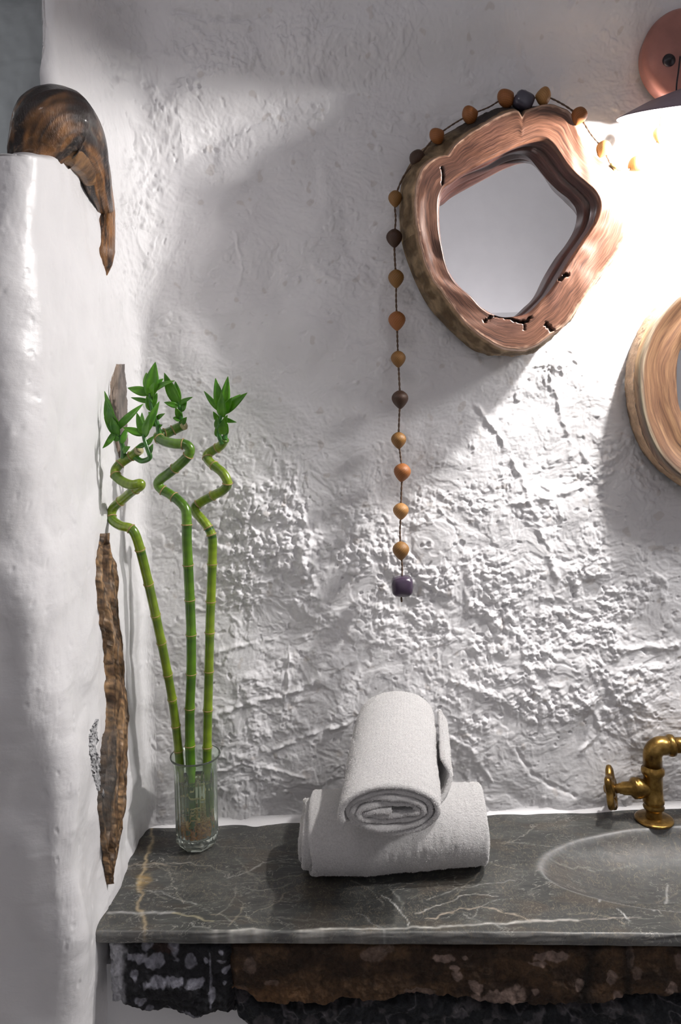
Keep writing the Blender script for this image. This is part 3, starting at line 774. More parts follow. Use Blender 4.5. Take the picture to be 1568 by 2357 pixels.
gl_v = np.array([ring(g, (r_gl + .006) * k, yglass(cc[0] + (r_gl + .006) * k * np.cos(g), cc[1] + (r_gl + .006) * k * np.sin(g)), cc) for k in (0.0, 1.0)])
child(link('mirror_glass', grid_mesh('mirror_glass', gl_v, close_v=True, smooth=False), M_MIRROR), mir)

# second, oval mirror cut by the frame
YF2 = 1.44; c2w = W(1682, 890, YF2); c2 = (c2w.x, c2w.z)
fo2 = [(1465,890),(1468,830),(1482,780),(1503,735),(1535,697),(1570,667),(1620,645),(1690,640),(1760,655),(1830,700),(1880,780),(1895,880),(1880,980),(1840,1060),(1770,1120),(1690,1142),(1620,1135),(1568,1106),(1525,1068),(1495,1022),(1474,960)]
ri2 = [(1558,880),(1563,815),(1590,770),(1630,735),(1690,725),(1750,745),(1790,800),(1805,880),(1790,960),(1750,1020),(1690,1045),(1630,1025),(1588,985),(1565,940)]
mir2 = empty('wall_mirror', (c2[0], 1.5, c2[1]), 'oval mirror in a pale streaked olive-wood ring at the right edge', 'mirror', 'wood-framed wall mirrors')
g2, f2_ = px_outline(fo2, YF2, c2, 420); _, i2_ = px_outline(ri2, YF2 + .02, c2, 420)
M_OWOOD = grain_material('streaked_olive_wood', (.030, .013, .008), (.10, .048, .024), (.19, .110, .056), 6.0, .42, .15)
rg = []; gg = []; cg = []
for i in range(44):
    k = i / 43
    r = i2_ * (1 - k) + f2_ * k
    y = YF2 + .020 * (1 - k) ** 1.5 + .012 * sst(.90, 1.0, np.array(k)) - .003 * math.sin(k * 9)
    rg.append(ring(g2, r, y, c2)); gg.append(np.stack([np.full(420, k) + .08 * fbm(g2 * 1.2, g2 * 0, 851, 2), np.cos(g2) * 1.2, np.sin(g2) * .8], -1))
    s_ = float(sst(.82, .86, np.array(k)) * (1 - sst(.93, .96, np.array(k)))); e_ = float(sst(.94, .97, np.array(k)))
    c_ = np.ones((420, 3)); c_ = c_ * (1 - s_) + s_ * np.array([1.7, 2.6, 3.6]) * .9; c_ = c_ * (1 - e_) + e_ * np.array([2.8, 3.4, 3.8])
    cg.append(c_)
inn2 = [ring(g2, i2_ * (1 - .02 * q), YF2 + .02 + .025 * q, c2) for q in (1.0, .6, .3)]
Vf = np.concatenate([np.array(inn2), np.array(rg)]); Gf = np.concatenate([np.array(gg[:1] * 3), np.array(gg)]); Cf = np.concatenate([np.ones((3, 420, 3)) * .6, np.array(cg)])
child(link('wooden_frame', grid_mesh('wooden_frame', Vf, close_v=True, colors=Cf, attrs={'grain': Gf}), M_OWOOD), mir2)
bk = []; bc2 = []
for i in range(8):
    k = i / 7
    r = f2_ * (1 - .03 * k) + .004 * math.sin(k * math.pi) + .002 * fbm(g2 * 8, g2 * 0 + k, 861, 3)
    bk.append(ring(g2, r, YF2 + .012 + (1.512 - YF2 - .012) * k, c2)); bc2.append(np.ones((420, 3)) * (np.array([.45, .30, .19]) * (1 - k) + k * np.array([.12, .075, .04])))
child(link('bark_edge', grid_mesh('bark_edge', np.array(bk), close_v=True, colors=np.array(bc2)), M_BARK), mir2)['label'] = 'thin bark side of the frame'
child(link('mirror_glass', grid_mesh('mirror_glass', np.array([ring(g2, (i2_ * .985) * k, YF2 + .044, c2) for k in (0., 1.)]), close_v=True, smooth=False), M_MIRROR), mir2)

# ------------------------------------------------------------------ SEED GARLAND
gar = empty('seed_garland', tuple(W(1203, 225, 1.43)), 'string of brown ribbed seeds draped over the live-edge mirror and hanging at its left', 'garland')
def bead_mesh(seed, tone):
    nu_, nv_ = 30, 36
    V = np.zeros((nu_, nv_, 3)); C = np.zeros((nu_, nv_, 3))
    a = np.linspace(0, 2 * np.pi, nv_, endpoint=False)
    for i in range(nu_):
        k = i / (nu_ - 1)                       # 0 bottom tip .. 1 top
        z = -.5 + k
        prof = math.sin(math.pi * min(1, k ** 1.22)) ** .60 if 0 < k < 1 else 0
        row = i
        bumpv = .06 * (np.abs(np.sin(a * 9 + (k * 22))) ** .7 * np.abs(np.sin(a * 9 - k * 22)) ** .7)
        r = .40 * prof * (1 - .10 * (1 - k)) * (1 - .06 + bumpv)
        V[i, :, 0], V[i, :, 1], V[i, :, 2] = r * np.cos(a), r * np.sin(a), z
        C[i] = np.array(tone) * (.72 + bumpv / .06 * .55)[:, None]
    return grid_mesh('bead', V, close_v=True, colors=C)
M_SEED = mat_col('ribbed_seed', .48, 0, 300, .2, 900, .3, .0005, .5)
bm_tones = [bead_mesh(1, (.30, .105, .025)), bead_mesh(2, (.24, .115, .028)), bead_mesh(3, (.055, .024, .012)), bead_mesh(4, (.38, .19, .06))]
# (px, py, width px, height px, y, tilt deg, tone)
beads = [(910,458,30,38,1.462,0,1),(908,549,35,42,1.462,0,2),(912,642,34,42,1.462,0,1),(914,739,37,44,1.462,0,0),(917,827,32,38,1.463,0,1),(921,920,36,42,1.463,0,2),(918,1014,33,38,1.462,0,1),(926,1088,37,42,1.460,8,0),(923,1177,34,38,1.462,0,3),(923,1268,36,42,1.462,0,1),
         (963,365,36,40,1.452,-60,2),(1007,312,36,34,1.445,-125,0),(1083,264,40,36,1.44,-110,0),(1166,225,42,38,1.43,-125,0),(1250,222,40,34,1.42,95,3),(1333,268,34,42,1.405,20,0),(1389,344,32,40,1.415,25,3),(1466,378,38,36,1.425,-45,3),(1519,311,28,40,1.42,0,3)]
for px, py, w, h, y, tilt, tn in beads:
    o = link('seed_bead', bm_tones[tn], M_SEED)
    k = y / F
    o.scale = (w * k / .78 * 1.10, w * k / .78 * 1.10, h * k * 1.06)
    o.rotation_euler = (0, math.radians(tilt), random.random() * 6)
    R_ = Matrix.Rotation(math.radians(tilt), 3, 'Y') @ Matrix.Rotation(random.random() * 6, 3, 'Z')
    o.rotation_euler = R_.to_euler()
    o.location = W(px, py, y); child(o, gar)
def stone_bead(name, px, py, w, h, y, color, seed, label, rough=.25, ax=(0, 0, 0)):
    bm = bmesh.new(); bmesh.ops.create_cube(bm, size=1.0)
    bmesh.ops.subdivide_edges(bm, edges=bm.edges, cuts=5, use_grid_fill=True)
    r_ = random.Random(seed)
    for v_ in bm.verts:
        c = v_.co; q = (abs(c.x * 2) ** 3.2 + abs(c.y * 2) ** 3.2 + abs(c.z * 2) ** 3.2) ** (1 / 3.2)
        v_.co = c / q * (1 + .03 * r_.uniform(-1, 1))
    me = bpy.data.meshes.new(name); bm.to_mesh(me); bm.free()
    for p in me.polygons: p.use_smooth = True
    o = link(name, me, mat_flat(name + '_material', color, rough, 0, .6, 260, .1, 400, .0004, .4))
    o.scale = (w * y / F, w * y / F * .9, h * y / F); o.rotation_euler = ax; o.location = W(px, py, y); child(o, gar); o['label'] = label
stone_bead('stone_bead', 926, 1349, 50, 48, 1.462, (.050, .032, .060), 3, 'dark purple square stone at the hanging end')
stone_bead('stone_bead', 1205, 233, 46, 40, 1.425, (.06, .055, .08), 5, 'dark grey stone above the mirror notch', ax=(0, .5, 0))
stone_bead('stone_bead', 1411, 384, 20, 10, 1.41, (.20, .15, .05), 6, 'small olive brass bead', ax=(0, .55, 0))
cordp = [(925,1385,1.462),(924,1370,1.462),(926,1310,1.462),(923,1268,1.462),(921,1225,1.463),(923,1177,1.462),(924,1135,1.46),(926,1088,1.46),(922,1050,1.462),(918,1014,1.462),(919,965,1.463),(921,920,1.463),(919,870,1.463),(917,827,1.463),(915,783,1.463),(914,739,1.462),(912,690,1.462),(912,642,1.462),(909,595,1.462),(908,549,1.462),(911,505,1.462),(910,458,1.462),(930,405,1.457),(963,365,1.452),(985,335,1.448),(1007,312,1.445),(1045,285,1.442),(1083,264,1.44),(1125,247,1.435),(1166,225,1.43),(1205,233,1.425),(1250,222,1.42),(1292,238,1.41),(1333,268,1.405),(1360,308,1.41),(1389,344,1.415),(1411,384,1.41),(1440,392,1.42),(1466,378,1.425),(1500,345,1.425),(1519,311,1.42),(1521,280,1.41),(1524,245,1.39)]
cp = catmull([tuple(W(*q)) for q in cordp], 14)
M_CORD = mat_flat('waxed_cord', (.11, .065, .04), .7, 0, .5, 200, .3, 400, .0004)
for k_, nm in ((0, 'cord'), (math.pi, 'cord')):
    a = np.arange(len(cp)) * .9 + k_
    off = np.stack([np.cos(a), np.sin(a), 0 * a], -1) * .0009
    child(link(nm, grid_mesh(nm, tube_verts(cp + off, .0013, 6), close_v=True), M_CORD), gar)

# ------------------------------------------------------------------ LAMP
lampc = W(1700, 258, 1.285)
lamp = empty('wall_sconce', tuple(W(1590, 130, 1.47)), 'wall sconce with copper backplate and wide flat purple-grey shade at top right', 'lamp')
M_SHADE = mat_flat('mauve_metal', (.27, .21, .26), .38, .6, .12, 40, .1)
M_COPPER = mat_flat('matte_copper', (.42, .19, .155), .45, .35, .2, 14, .25, 90, .001)
M_WHITE = mat_flat('white_enamel', (.85, .83, .80), .5, 0, .03)
M_DARK = mat_flat('dark_iron', (.05, .045, .05), .35, .8, .2)
tilt = Matrix.Rotation(math.radians(17), 3, 'X')
Rs = .199
prof = [(.018, .062), (.03, .060), (.09, .045), (.15, .024), (.193, .003), (Rs, 0), (Rs, -.0015), (.193, .0008), (.15, .0205), (.09, .041), (.03, .056), (.018, .058), (.018, .062)]
tm = np.array(tilt)
def shade_part(name, pr, mt, m_=96):
    V = lathe(pr, 'z', m_) @ tm.T + np.array(lampc)
    return child(link(name, grid_mesh(name, V, close_v=True), mt), lamp)
shade_part('shade', prof[:7], M_SHADE); shade_part('shade_lining', prof[6:], M_WHITE)['label'] = 'white inside of the shade'
shade_part('lamp_socket', [(0, .075), (.02, .075), (.022, .05), (.018, .018), (.0, .018)], M_DARK, 32)
m, t, b = nt('glowing_bulb'); em = N(t, 'ShaderNodeEmission'); em.inputs['Strength'].default_value = BULB
em.inputs['Color'].default_value = (1.0, .965, .94, 1)
L(t, em.outputs[0], t.nodes['Material Output'].inputs[0])
bl_r = .020
bp = [(max(0, bl_r * math.sin(q)), -.012 - bl_r * math.cos(q) * -1 - .0) for q in np.linspace(0, math.pi, 11)]
BOFF = -.018
bp = [(bl_r * math.sin(q), BOFF + bl_r * math.cos(q)) for q in np.linspace(0, math.pi, 11)]
shade_part('bulb', bp, m, 16)
# backplate: shallow turned copper dish
bpc = W(1592, 128, 1.475)
child(link('backplate', grid_mesh('backplate', lathe([(0, -.022), (.03, -.021), (.07, -.017), (.090, -.010), (.098, .0), (.098, .006), (.094, .03)], 'y', 96, tuple(bpc)), close_v=True), M_COPPER), lamp)
sc = W(1541, 138, 1.455)
child(link('screw', grid_mesh('screw', lathe([(0, -.008), (.005, -.007), (.007, -.003), (.0105, -.002), (.0125, .0), (.0125, .006)], 'y', 32, tuple(sc)), close_v=True), M_DARK), lamp)
arm_pts = catmull([tuple(bpc + Vector((0, -.01, 0))), tuple(bpc + Vector((.03, -.08, .02))), tuple(lampc + Vector((.0, -.01, .12))), tuple(Vector(lampc) + Vector(tuple(tm @ np.array((0, 0, .07)))))], 12)
child(link('arm', grid_mesh('arm', tube_verts(arm_pts, .006, 12), close_v=True), M_DARK), lamp)
wire = catmull([tuple(W(1566, 130, 1.44)), tuple(W(1562, 165, 1.43)), tuple(W(1558, 195, 1.425)), tuple(W(1557, 225, 1.42))], 10)
child(link('pull_cord', grid_mesh('pull_cord', tube_verts(wire, .0016, 8), close_v=True), M_DARK), lamp)

# ------------------------------------------------------------------ TOWELS
def mat_terry(name, color, bands=0.0):
    m, t, b = nt(name); v = coords(t)
    n1 = noise(t, v, 330, 5, .75); n2 = noise(t, v, 110, 5, .6)
    L(t, ramp(t, n1, [(.25, tuple(x * .72 for x in color)), (.6, color)]), b.inputs['Base Color'])
    b.inputs['Roughness'].default_value = .95; b.inputs['Sheen Weight'].default_value = .35; b.inputs['Sheen Roughness'].default_value = .5
    b.inputs['Specular IOR Level'].default_value = .1
    p = bump(t, b, n1, 1.0, .0045); bump(t, b, n2, .5, .003, p)
    return m
M_TERRY = mat_terry('white_terry', (.95, .93, .92))
def rolled(name, turns, r0, th, flat, Lh, frame, outer=None, seed=0, setback=None, npt=84, nlen=115, start=0.0, direction=1):
    """a towel rolled as one thick sheet; frame(v, x, y) maps length v in [-1,1] and section x, y to the world"""
    nt_ = int(turns * npt)
    T = np.linspace(0, turns, nt_); _r = random.Random(seed)
    nE = 7
    # loop around the sheet thickness: outside from v=-1 to 1, round end, inside back
    vs_ = np.concatenate([np.linspace(-1, 1, nlen), [1] * nE, np.linspace(1, -1, nlen), [-1] * nE])
    ea = (np.arange(nE) + 1) / (nE + 1) * math.pi
    tn_ = np.concatenate([np.ones(nlen) * .5, .5 * np.cos(ea), -np.ones(nlen) * .5, -.5 * np.cos(ea)])
    ep = np.concatenate([np.zeros(nlen), np.sin(ea), np.zeros(nlen), -np.sin(ea)]) * th * .5
    V = np.zeros((nt_, len(vs_), 3))
    for i, t_ in enumerate(T):
        ang = direction * t_ * 2 * math.pi + start
        r = r0 + th * t_
        extra = outer(turns - t_, ang) if outer else 0.0
        sb0, sb1 = setback(turns - t_) if setback else (0, 0)
        wob = .0065 * float(fbm(np.array(t_ * 3.1), np.array(seed + .3), seed, 3)) + .002 * math.sin(t_ * 11)
        wob2 = .004 * float(fbm(np.array(t_ * 3.1), np.array(seed + 5.3), seed + 1, 3))
        half = Lh
        v = np.where(vs_ > 0, vs_ * (half - sb1 + wob2), vs_ * (half - sb0 + wob)) + ep
        rr_ = r + tn_ * th * .88 + extra
        nz = .0011 * fbm(v * 70 + t_ * 9, np.full_like(v, ang * r * 14), seed + 5, 3) + .003 * fbm(v * 9, np.full_like(v, t_ * 2.0), seed + 8, 2) * (t_ / turns)
        rr_ = rr_ + nz + .0007 * fbm(v * 260 + t_ * 9, np.full_like(v, ang * r * 60), seed + 15, 2)
        V[i] = frame(v, (flat + rr_) * math.cos(ang), rr_ * math.sin(ang))
    cap0 = np.repeat(V[:1].mean(axis=1, keepdims=True), 0, 1)
    e0 = V[:1].copy(); e1 = V[-1:].copy()
    # close the free edges: collapse the loop to the sheet's mid-line
    def mid(E):
        M2 = E.copy(); n_ = len(vs_)
        for k in range(n_):
            k2 = (2 * nlen + nE - 1 - k) % n_
            M2[0, k] = .5 * (E[0, k] + E[0, k2])
        return M2
    V = np.concatenate([mid(e0), V, mid(e1)], 0)
    return grid_mesh(name, V, close_v=True, flip=False)
# lower towel lies along the counter
cl_ = ondepth(690, 2022); cr_ = ondepth(1100, 1998)
def low_frame(v, x, y):
    # v along the roll, x depth, y up
    k = (v / .182 + 1) / 2
    cx_ = -.099 + (k) * .357; cy_ = 1.343 + .022 * k
    sag = 1 - .03 * np.cos(k * math.pi * 2)
    return np.stack([cx_ + 0 * x, cy_ + x, ZT + .0655 + np.maximum(y, -.0645) * sag], -1)
lowT = link('rolled_towel', rolled('rolled_towel', 4.6, .012, .0115, .016, .165, low_frame, seed=901,
      setback=lambda q: ((.016 * float(1 - sst(.9, 1.05, np.array(q)))), .004), start=.9), M_TERRY)
tag(lowT, 'white terry towel rolled and lying crosswise on the counter, under the other', 'towel', 'rolled towels on the counter')
# upper towel points at the viewer and droops over the lower one
def up_frame(v, x, y):
    k = np.clip((v / .142 + 1) / 2, -.1, 1.1)             # 0 front .. 1 back
    cy_ = 1.195 + k * .275
    fc = W(898, 1872, 1.195); bcn = W(914, 1655, 1.47)
    sx = 1.12 * (1 - k) + 1.02 * k; sy = 1.04 * (1 - k) + 1.40 * k
    cx_ = fc.x * (1 - k) + bcn.x * k; cz_ = fc.z * (1 - k) + bcn.z * k
    return np.stack([cx_ + x * sx, cy_ + 0 * x, cz_ + y * sy], -1)
def out_extra(q, ang):
    # the last lap hangs loose at the right and below
    k = float(1 - sst(.38, .52, np.array(q)))
    return k * (.002 + .013 * max(0, math.cos(ang + .35)) ** .7) * float(.4 + .6 * sst(0, .06, np.array(q)))
upT = link('rolled_towel', rolled('rolled_towel', 4.8, .0020, .0095, .031, .136, up_frame, outer=out_extra, seed=921,
      setback=lambda q: (.032 * float(1 - sst(.40, .50, np.array(q))) + .08 * max(0.0, 1 - q / .45), .002), start=.25 - 4.8 * 2 * math.pi, direction=1), M_TERRY)
tag(upT, 'white terry towel rolled tight, stacked on top with its spiral end facing forward', 'towel', 'rolled towels on the counter')

def terry(o, turns, npt, nlen, seed, count, laps=1.25):
    """short pile standing on the outer lap and on the rolled ends"""
    me = o.data; nE = 7; ncol = 2 * nlen + 2 * nE; nt_ = int(turns * npt)
    co = np.zeros(len(me.vertices) * 3); me.vertices.foreach_get('co', co); co = co.reshape(-1, 3)
    nr = np.zeros(len(me.vertices) * 3); me.vertices.foreach_get('normal', nr); nr = nr.reshape(-1, 3)
    rows_, cols_2 = np.divmod(np.arange(len(co)), ncol)
    outer_ = (rows_ > nt_ - laps * npt) & (cols_2 < nlen)
    ends = ((cols_2 >= nlen) & (cols_2 < nlen + nE)) | (cols_2 >= 2 * nlen + nE)
    ri_ = np.random.RandomState(seed)
    idx = np.concatenate([ri_.choice(np.where(outer_)[0], int(count * .7)), ri_.choice(np.where(ends)[0], int(count * .3))])
    p = co[idx] + ri_.normal(0, .0009, (len(idx), 3)); n_ = nr[idx]
    if (n_[:100] * (co[idx[:100]] - co.mean(0))).sum() < 0: n_ = -n_
    # pull the jittered roots back onto the surface plane
    p -= n_ * ((p - co[idx]) * n_).sum(1)[:, None] + n_ * .0004
    d = n_ + ri_.normal(0, .55, n_.shape); d /= np.linalg.norm(d, axis=1)[:, None]
    sd = np.cross(d, ri_.normal(0, 1, n_.shape)); sd /= np.linalg.norm(sd, axis=1)[:, None]
    ln = ri_.uniform(.0009, .0022, (len(idx), 1)); w_ = .00036
    a_, b_2, c_ = p - sd * w_, p + sd * w_, p + d * ln
    V = np.stack([a_, b_2, c_], 1).reshape(-1, 3)
    m2 = bpy.data.meshes.new('terry_pile'); m2.vertices.add(len(V)); m2.vertices.foreach_set('co', V.reshape(-1).astype(np.float32))
    m2.loops.add(len(V)); m2.loops.foreach_set('vertex_index', np.arange(len(V), dtype=np.int32))
    m2.polygons.add(len(idx)); m2.polygons.foreach_set('loop_start', (np.arange(len(idx)) * 3).astype(np.int32)); m2.update(calc_edges=True)
    q = link('terry_pile', m2, M_PILE, o); q['kind'] = 'stuff'
M_PILE = mat_flat('terry_pile_fibre', (.95, .93, .92), .95, 0, .03)
terry(lowT, 4.6, 84, 115, 5, 90000)
terry(upT, 4.8, 84, 115, 6, 90000)

# ------------------------------------------------------------------ VASE
vc = ondepth(455, 1944)
vase = empty('glass_vase', (vc.x, vc.y, ZT), 'ribbed clear glass vase with heavy faceted foot holding the bamboo', 'vase')
m, t, b = nt('pressed_glass'); b.inputs['Transmission Weight'].default_value = .94; b.inputs['IOR'].default_value = 1.40
L(t, ramp(t, noise(t, coords(t), 5, 2), [(.3, (.84, .93, .84)), (.7, (.90, .96, .89))]), b.inputs['Base Color'])
b.inputs['Roughness'].default_value = .03
bump(t, b, noise(t, coords(t, scale=(1, 1, .25)), 90, 3), .25, .001)
M_GLASS = m
m, t, b = nt('vase_water'); b.inputs['Transmission Weight'].default_value = 1; b.inputs['IOR'].default_value = 1.33; b.inputs['Roughness'].default_value = .0
L(t, ramp(t, noise(t, coords(t), 5, 2), [(.3, (.95, .97, .80)), (.7, (.97, .98, .84))]), b.inputs['Base Color'])
M_WATER = m
ro = .0415
HV = .172
mv = 144; av = np.linspace(0, 2 * np.pi, mv, endpoint=False)
rb = 1 + .018 * np.cos(av * 24)
octo = np.cos(math.pi / 8) / np.cos(((av + math.pi / 8) % (math.pi / 4)) - math.pi / 8)
def vr(r, z, k_oct, k_rib): return np.stack([r * (1 + (octo - .97) * k_oct) * (1 + (rb - 1) * k_rib) * np.cos(av), r * (1 + (octo - .97) * k_oct) * (1 + (rb - 1) * k_rib) * np.sin(av), np.full(mv, z)], -1)
outer_p = [(0, .0, 1, 0), (.027, .0, 1, 0), (.030, .0008, 1, 0), (.0395, .011, 1, 0), (.0405, .016, .8, .2), (.0400, .026, .3, 1), (.0398, .05, .1, 1), (.0400, .09, 0, 1), (.0402, .125, 0, 1), (.0405, .145, 0, .6), (.0415, .157, 0, 0), (.0445, .166, 0, 0), (.0475, .1705, 0, 0), (.0485, .173, 0, 0), (.0478, .1745, 0, 0),
           (.0455, .1735, 0, 0), (.0425, .168, 0, 0), (.0392, .158, 0, 0), (.0380, .14, 0, 0), (.0374, .10, 0, 0), (.0370, .05, 0, 0), (.0362, .028, 0, 0), (.033, .022, 0, 0), (.015, .0195, 0, 0), (0, .019, 0, 0)]
Vg = np.array([vr(*p) for p in outer_p]) + np.array((vc.x, vc.y, ZT + .0005))
child(link('vase_body', grid_mesh('vase_body', Vg, close_v=True, flip=True), M_GLASS), vase)
wp = [(0, .0196), (.0150, .0200), (.0326, .0226), (.0359, .0284), (.0367, .05), (.0371, .10), (.0374, .128), (.0366, .1275), (0, .1270)]
child(link('water', grid_mesh('water', lathe(wp, 'z', 72, (vc.x, vc.y, ZT + .0005)), close_v=True, flip=True), M_WATER), vase)

# ------------------------------------------------------------------ LUCKY BAMBOO
M_STEM = mat_col('bamboo_stem', .28, 0, 30, .18, 120, .15, .0006, .6, coat=.3, stretch=(1, 1, .4))
M_NODE = mat_flat('bamboo_node', (.36, .24, .10), .6, 0, .3, 200)
m, t, b = nt('bamboo_leaf')
v = coords(t); L(t, ramp(t, noise(t, v, 30, 4), [(.3, (.025, .14, .006)), (.7, (.12, .33, .016))]), b.inputs['Base Color'])
b.inputs['Roughness'].default_value = .32
bump(t, b, noise(t, v, 120, 3), .2, .0006)
M_LEAF = m
M_ROOT = mat_col('orange_root', .6, 0, 120, .4, 200, .6, .001)
M_PITH = mat_flat('cut_stem_end', (.45, .40, .22), .7)
GREENS = [(.11, .235, .010), (.050, .165, .008), (.22, .31, .015)]
def leaf_mesh(p0, p1, w, bow, side, fold=.28):
    p0, p1 = np.array(p0), np.array(p1); ax = p1 - p0; Ln = np.linalg.norm(ax); ax /= Ln
    s = np.cross(ax, np.array(side, float)); s /= np.linalg.norm(s) + 1e-9; nrm = np.cross(s, ax)
    nL = 12; V = np.zeros((nL + 1, 5, 3))
    for i in range(nL + 1):
        k = i / nL
        hw = w * (math.sin(math.pi * min(1, k * .93 + .07) ** .75) ** .9) * (1 if i < nL else 0) + .0004
        c = p0 + ax * Ln * k + nrm * bow * Ln * (4 * k * (1 - k)) * .5 + nrm * bow * Ln * k * k * .2
        for j in range(5):
            q = (j - 2) / 2
            V[i, j] = c + s * hw * q + nrm * abs(q) * hw * fold
    top = V; bot = V - nrm * .0005
    V2 = np.concatenate([top, bot[:, ::-1]], 1)
    return grid_mesh('leaf', V2, close_v=True)
def bamboo(label, pts, nodes, shoots, leaves, rad, cutend, greens=0, lean=0.0):
    """pts (px, py, y), rad in px; nodes: indices along the polyline as fractions of py"""
    root = empty('lucky_bamboo', (vc.x, vc.y, ZT + .022), label, 'plant', 'bamboo canes in the glass vase')
    LN = lambda py: -lean * float(sst(1740, 1150, np.array(float(py)))) if py < 1740 else 0.0
    pts = [(a_, b_, c_ + LN(b_)) for a_, b_, c_ in pts]
    shoots = [[(a_, b_, c_ + LN(b_)) for a_, b_, c_ in q] for q in shoots]
    base_ = [tuple(W(*q)) for q in pts]
    P = catmull(base_, 9)
    rr_ = np.full(len(P), rad * 1.42 / F)
    k = np.linspace(0, 1, len(P))
    # smooth a bit
    V = tube_verts(P, rr_, 20)
    hs_ = np.concatenate([[0], np.cumsum(np.linalg.norm(np.diff(P, axis=0), axis=1))])
    ni = []
    for (nx_, ny_) in nodes:
        best = None
        for i in range(len(P)):
            q = P[i]; u = q[0] / q[1] * F; d = (ZC - q[2]) / q[1] * F
            # inverse roll
            ppx = CX + u * cs + d * sn; ppy = CY - u * sn + d * cs
            e = (ppx - nx_) ** 2 + (ppy - ny_) ** 2
            if best is None or e < best[0]: best = (e, i)
        ni.append(best[1])
    ni = sorted(set(ni))
    C = np.zeros((len(V), 20, 3))
    for i in range(len(V)):
        j = min(max(i - 1, 0), len(P) - 1)
        prev = [q for q in ni if q <= j]; nxt = [q for q in ni if q > j]
        a = hs_[prev[-1]] if prev else 0; bnd = hs_[nxt[0]] if nxt else hs_[-1]
        f = (hs_[j] - a) / max(1e-6, bnd - a)
        lo_, hi_ = (np.array(GREENS[2]), np.array(GREENS[0]) * .62) if greens else (np.array(GREENS[0]), np.array(GREENS[1]) * .62)
        tone = lo_ * (1 - f ** 1.3) + hi_ * f ** 1.3
        if nxt and bnd - hs_[j] < .006 and P[j][2] < ZT + .62: tone = np.array([.018, .075, .006])
        C[i] = tone * (1 + .12 * math.sin(i * 1.7))
        # nodes swell slightly
    for q in ni:
        V[q + 1] = P[q] + (V[q + 1] - P[q]) * 1.10
    child(link('stem', grid_mesh('stem', V, close_v=True, colors=C), M_STEM), root)
    for q in ni:
        if q < 2 or q > len(P) - 3: continue
        seg = P[q - 1:q + 2]; T_ = (seg[2] - seg[0]); T_ /= np.linalg.norm(T_)
        c0 = P[q]
        Vn = tube_verts(np.array([c0 - T_ * .0012, c0 - T_ * .0004, c0 + T_ * .0004, c0 + T_ * .0012]), np.array([rr_[0] * 1.04, rr_[0] * 1.16, rr_[0] * 1.16, rr_[0] * 1.04]), 20)
        child(link('node_ring', grid_mesh('node_ring', Vn, close_v=True), M_NODE), root)
    if cutend:
        c0 = P[-1]; T_ = P[-1] - P[-2]; T_ /= np.linalg.norm(T_)
        Vn = tube_verts(np.array([c0 - T_ * .002, c0 + T_ * .003, c0 + T_ * .0045, c0 + T_ * .001]), np.array([rr_[0] * 1.02, rr_[0] * 1.02, rr_[0] * .85, rr_[0] * .4]), 20)
        child(link('cut_end', grid_mesh('cut_end', Vn, close_v=True), M_PITH), root)['label'] = 'pale cut end of the cane'
    for sp in shoots:
        Q = catmull([tuple(W(*q)) for q in sp], 8)
        Vn = tube_verts(Q, np.linspace(.0052, .0026, len(Q)), 12)
        Cn_ = np.ones(Vn.shape) * np.array([.03, .14, .014]) * (1 + .25 * np.sin(np.arange(len(Vn)) * .9))[:, None, None]
        child(link('shoot', grid_mesh('shoot', Vn, close_v=True, colors=Cn_), M_STEM), root)
    for lf in leaves:
        (bx, by, by_), (tx, ty, ty_), w, bow = lf; by_ -= lean; ty_ -= lean
        side = (random.uniform(-.25, .25), -1, random.uniform(-.1, .3))
        me = leaf_mesh(W(bx, by, by_), W(tx, ty, ty_), w * 1.75 / F, bow, side)
        child(link('leaf', me, M_LEAF), root)
    return root
y0 = vc.y
# left cane
L_pts = [(428,1918,y0+.004),(424,1860,y0),(418,1800,y0-.002),(412,1735,y0-.004),(405,1670,y0-.006),(395,1600,y0-.008),(378,1510,y0-.01),(358,1415,y0-.012),(340,1335,y0-.014),(324,1270,y0-.016),(312,1232,y0-.018),(300,1216,y0-.016),
         (280,1211,y0-.008),(262,1200,y0+.004),(256,1186,y0+.012),(262,1168,y0+.014),(282,1150,y0+.006),(303,1132,y0-.01),(322,1120,y0-.024),(322,1113,y0-.030),(305,1116,y0-.032),(285,1110,y0-.028),(268,1097,y0-.02),(266,1082,y0-.010),(276,1068,y0-.004),(294,1055,y0-.002),(308,1046,y0-.006),(319,1037,y0-.014)]
L_nodes = [(418,1800),(410,1726),(400,1672),(397,1608),(388,1548),(367,1482),(354,1415),(339,1344),(318,1268),(305,1213),(256,1190),(280,1155),(312,1125),(268,1094),(275,1068),(303,1052)]
L_sh = [[(284,1056,y0-.004),(283,1030,y0-.012),(274,1004,y0-.018),(263,978,y0-.022)], [(310,1052,y0-.006),(327,1061,y0-.02),(345,1053,y0-.028),(340,1035,y0-.03),(332,1010,y0-.03),(328,985,y0-.03)]]
yl = y0 - .022
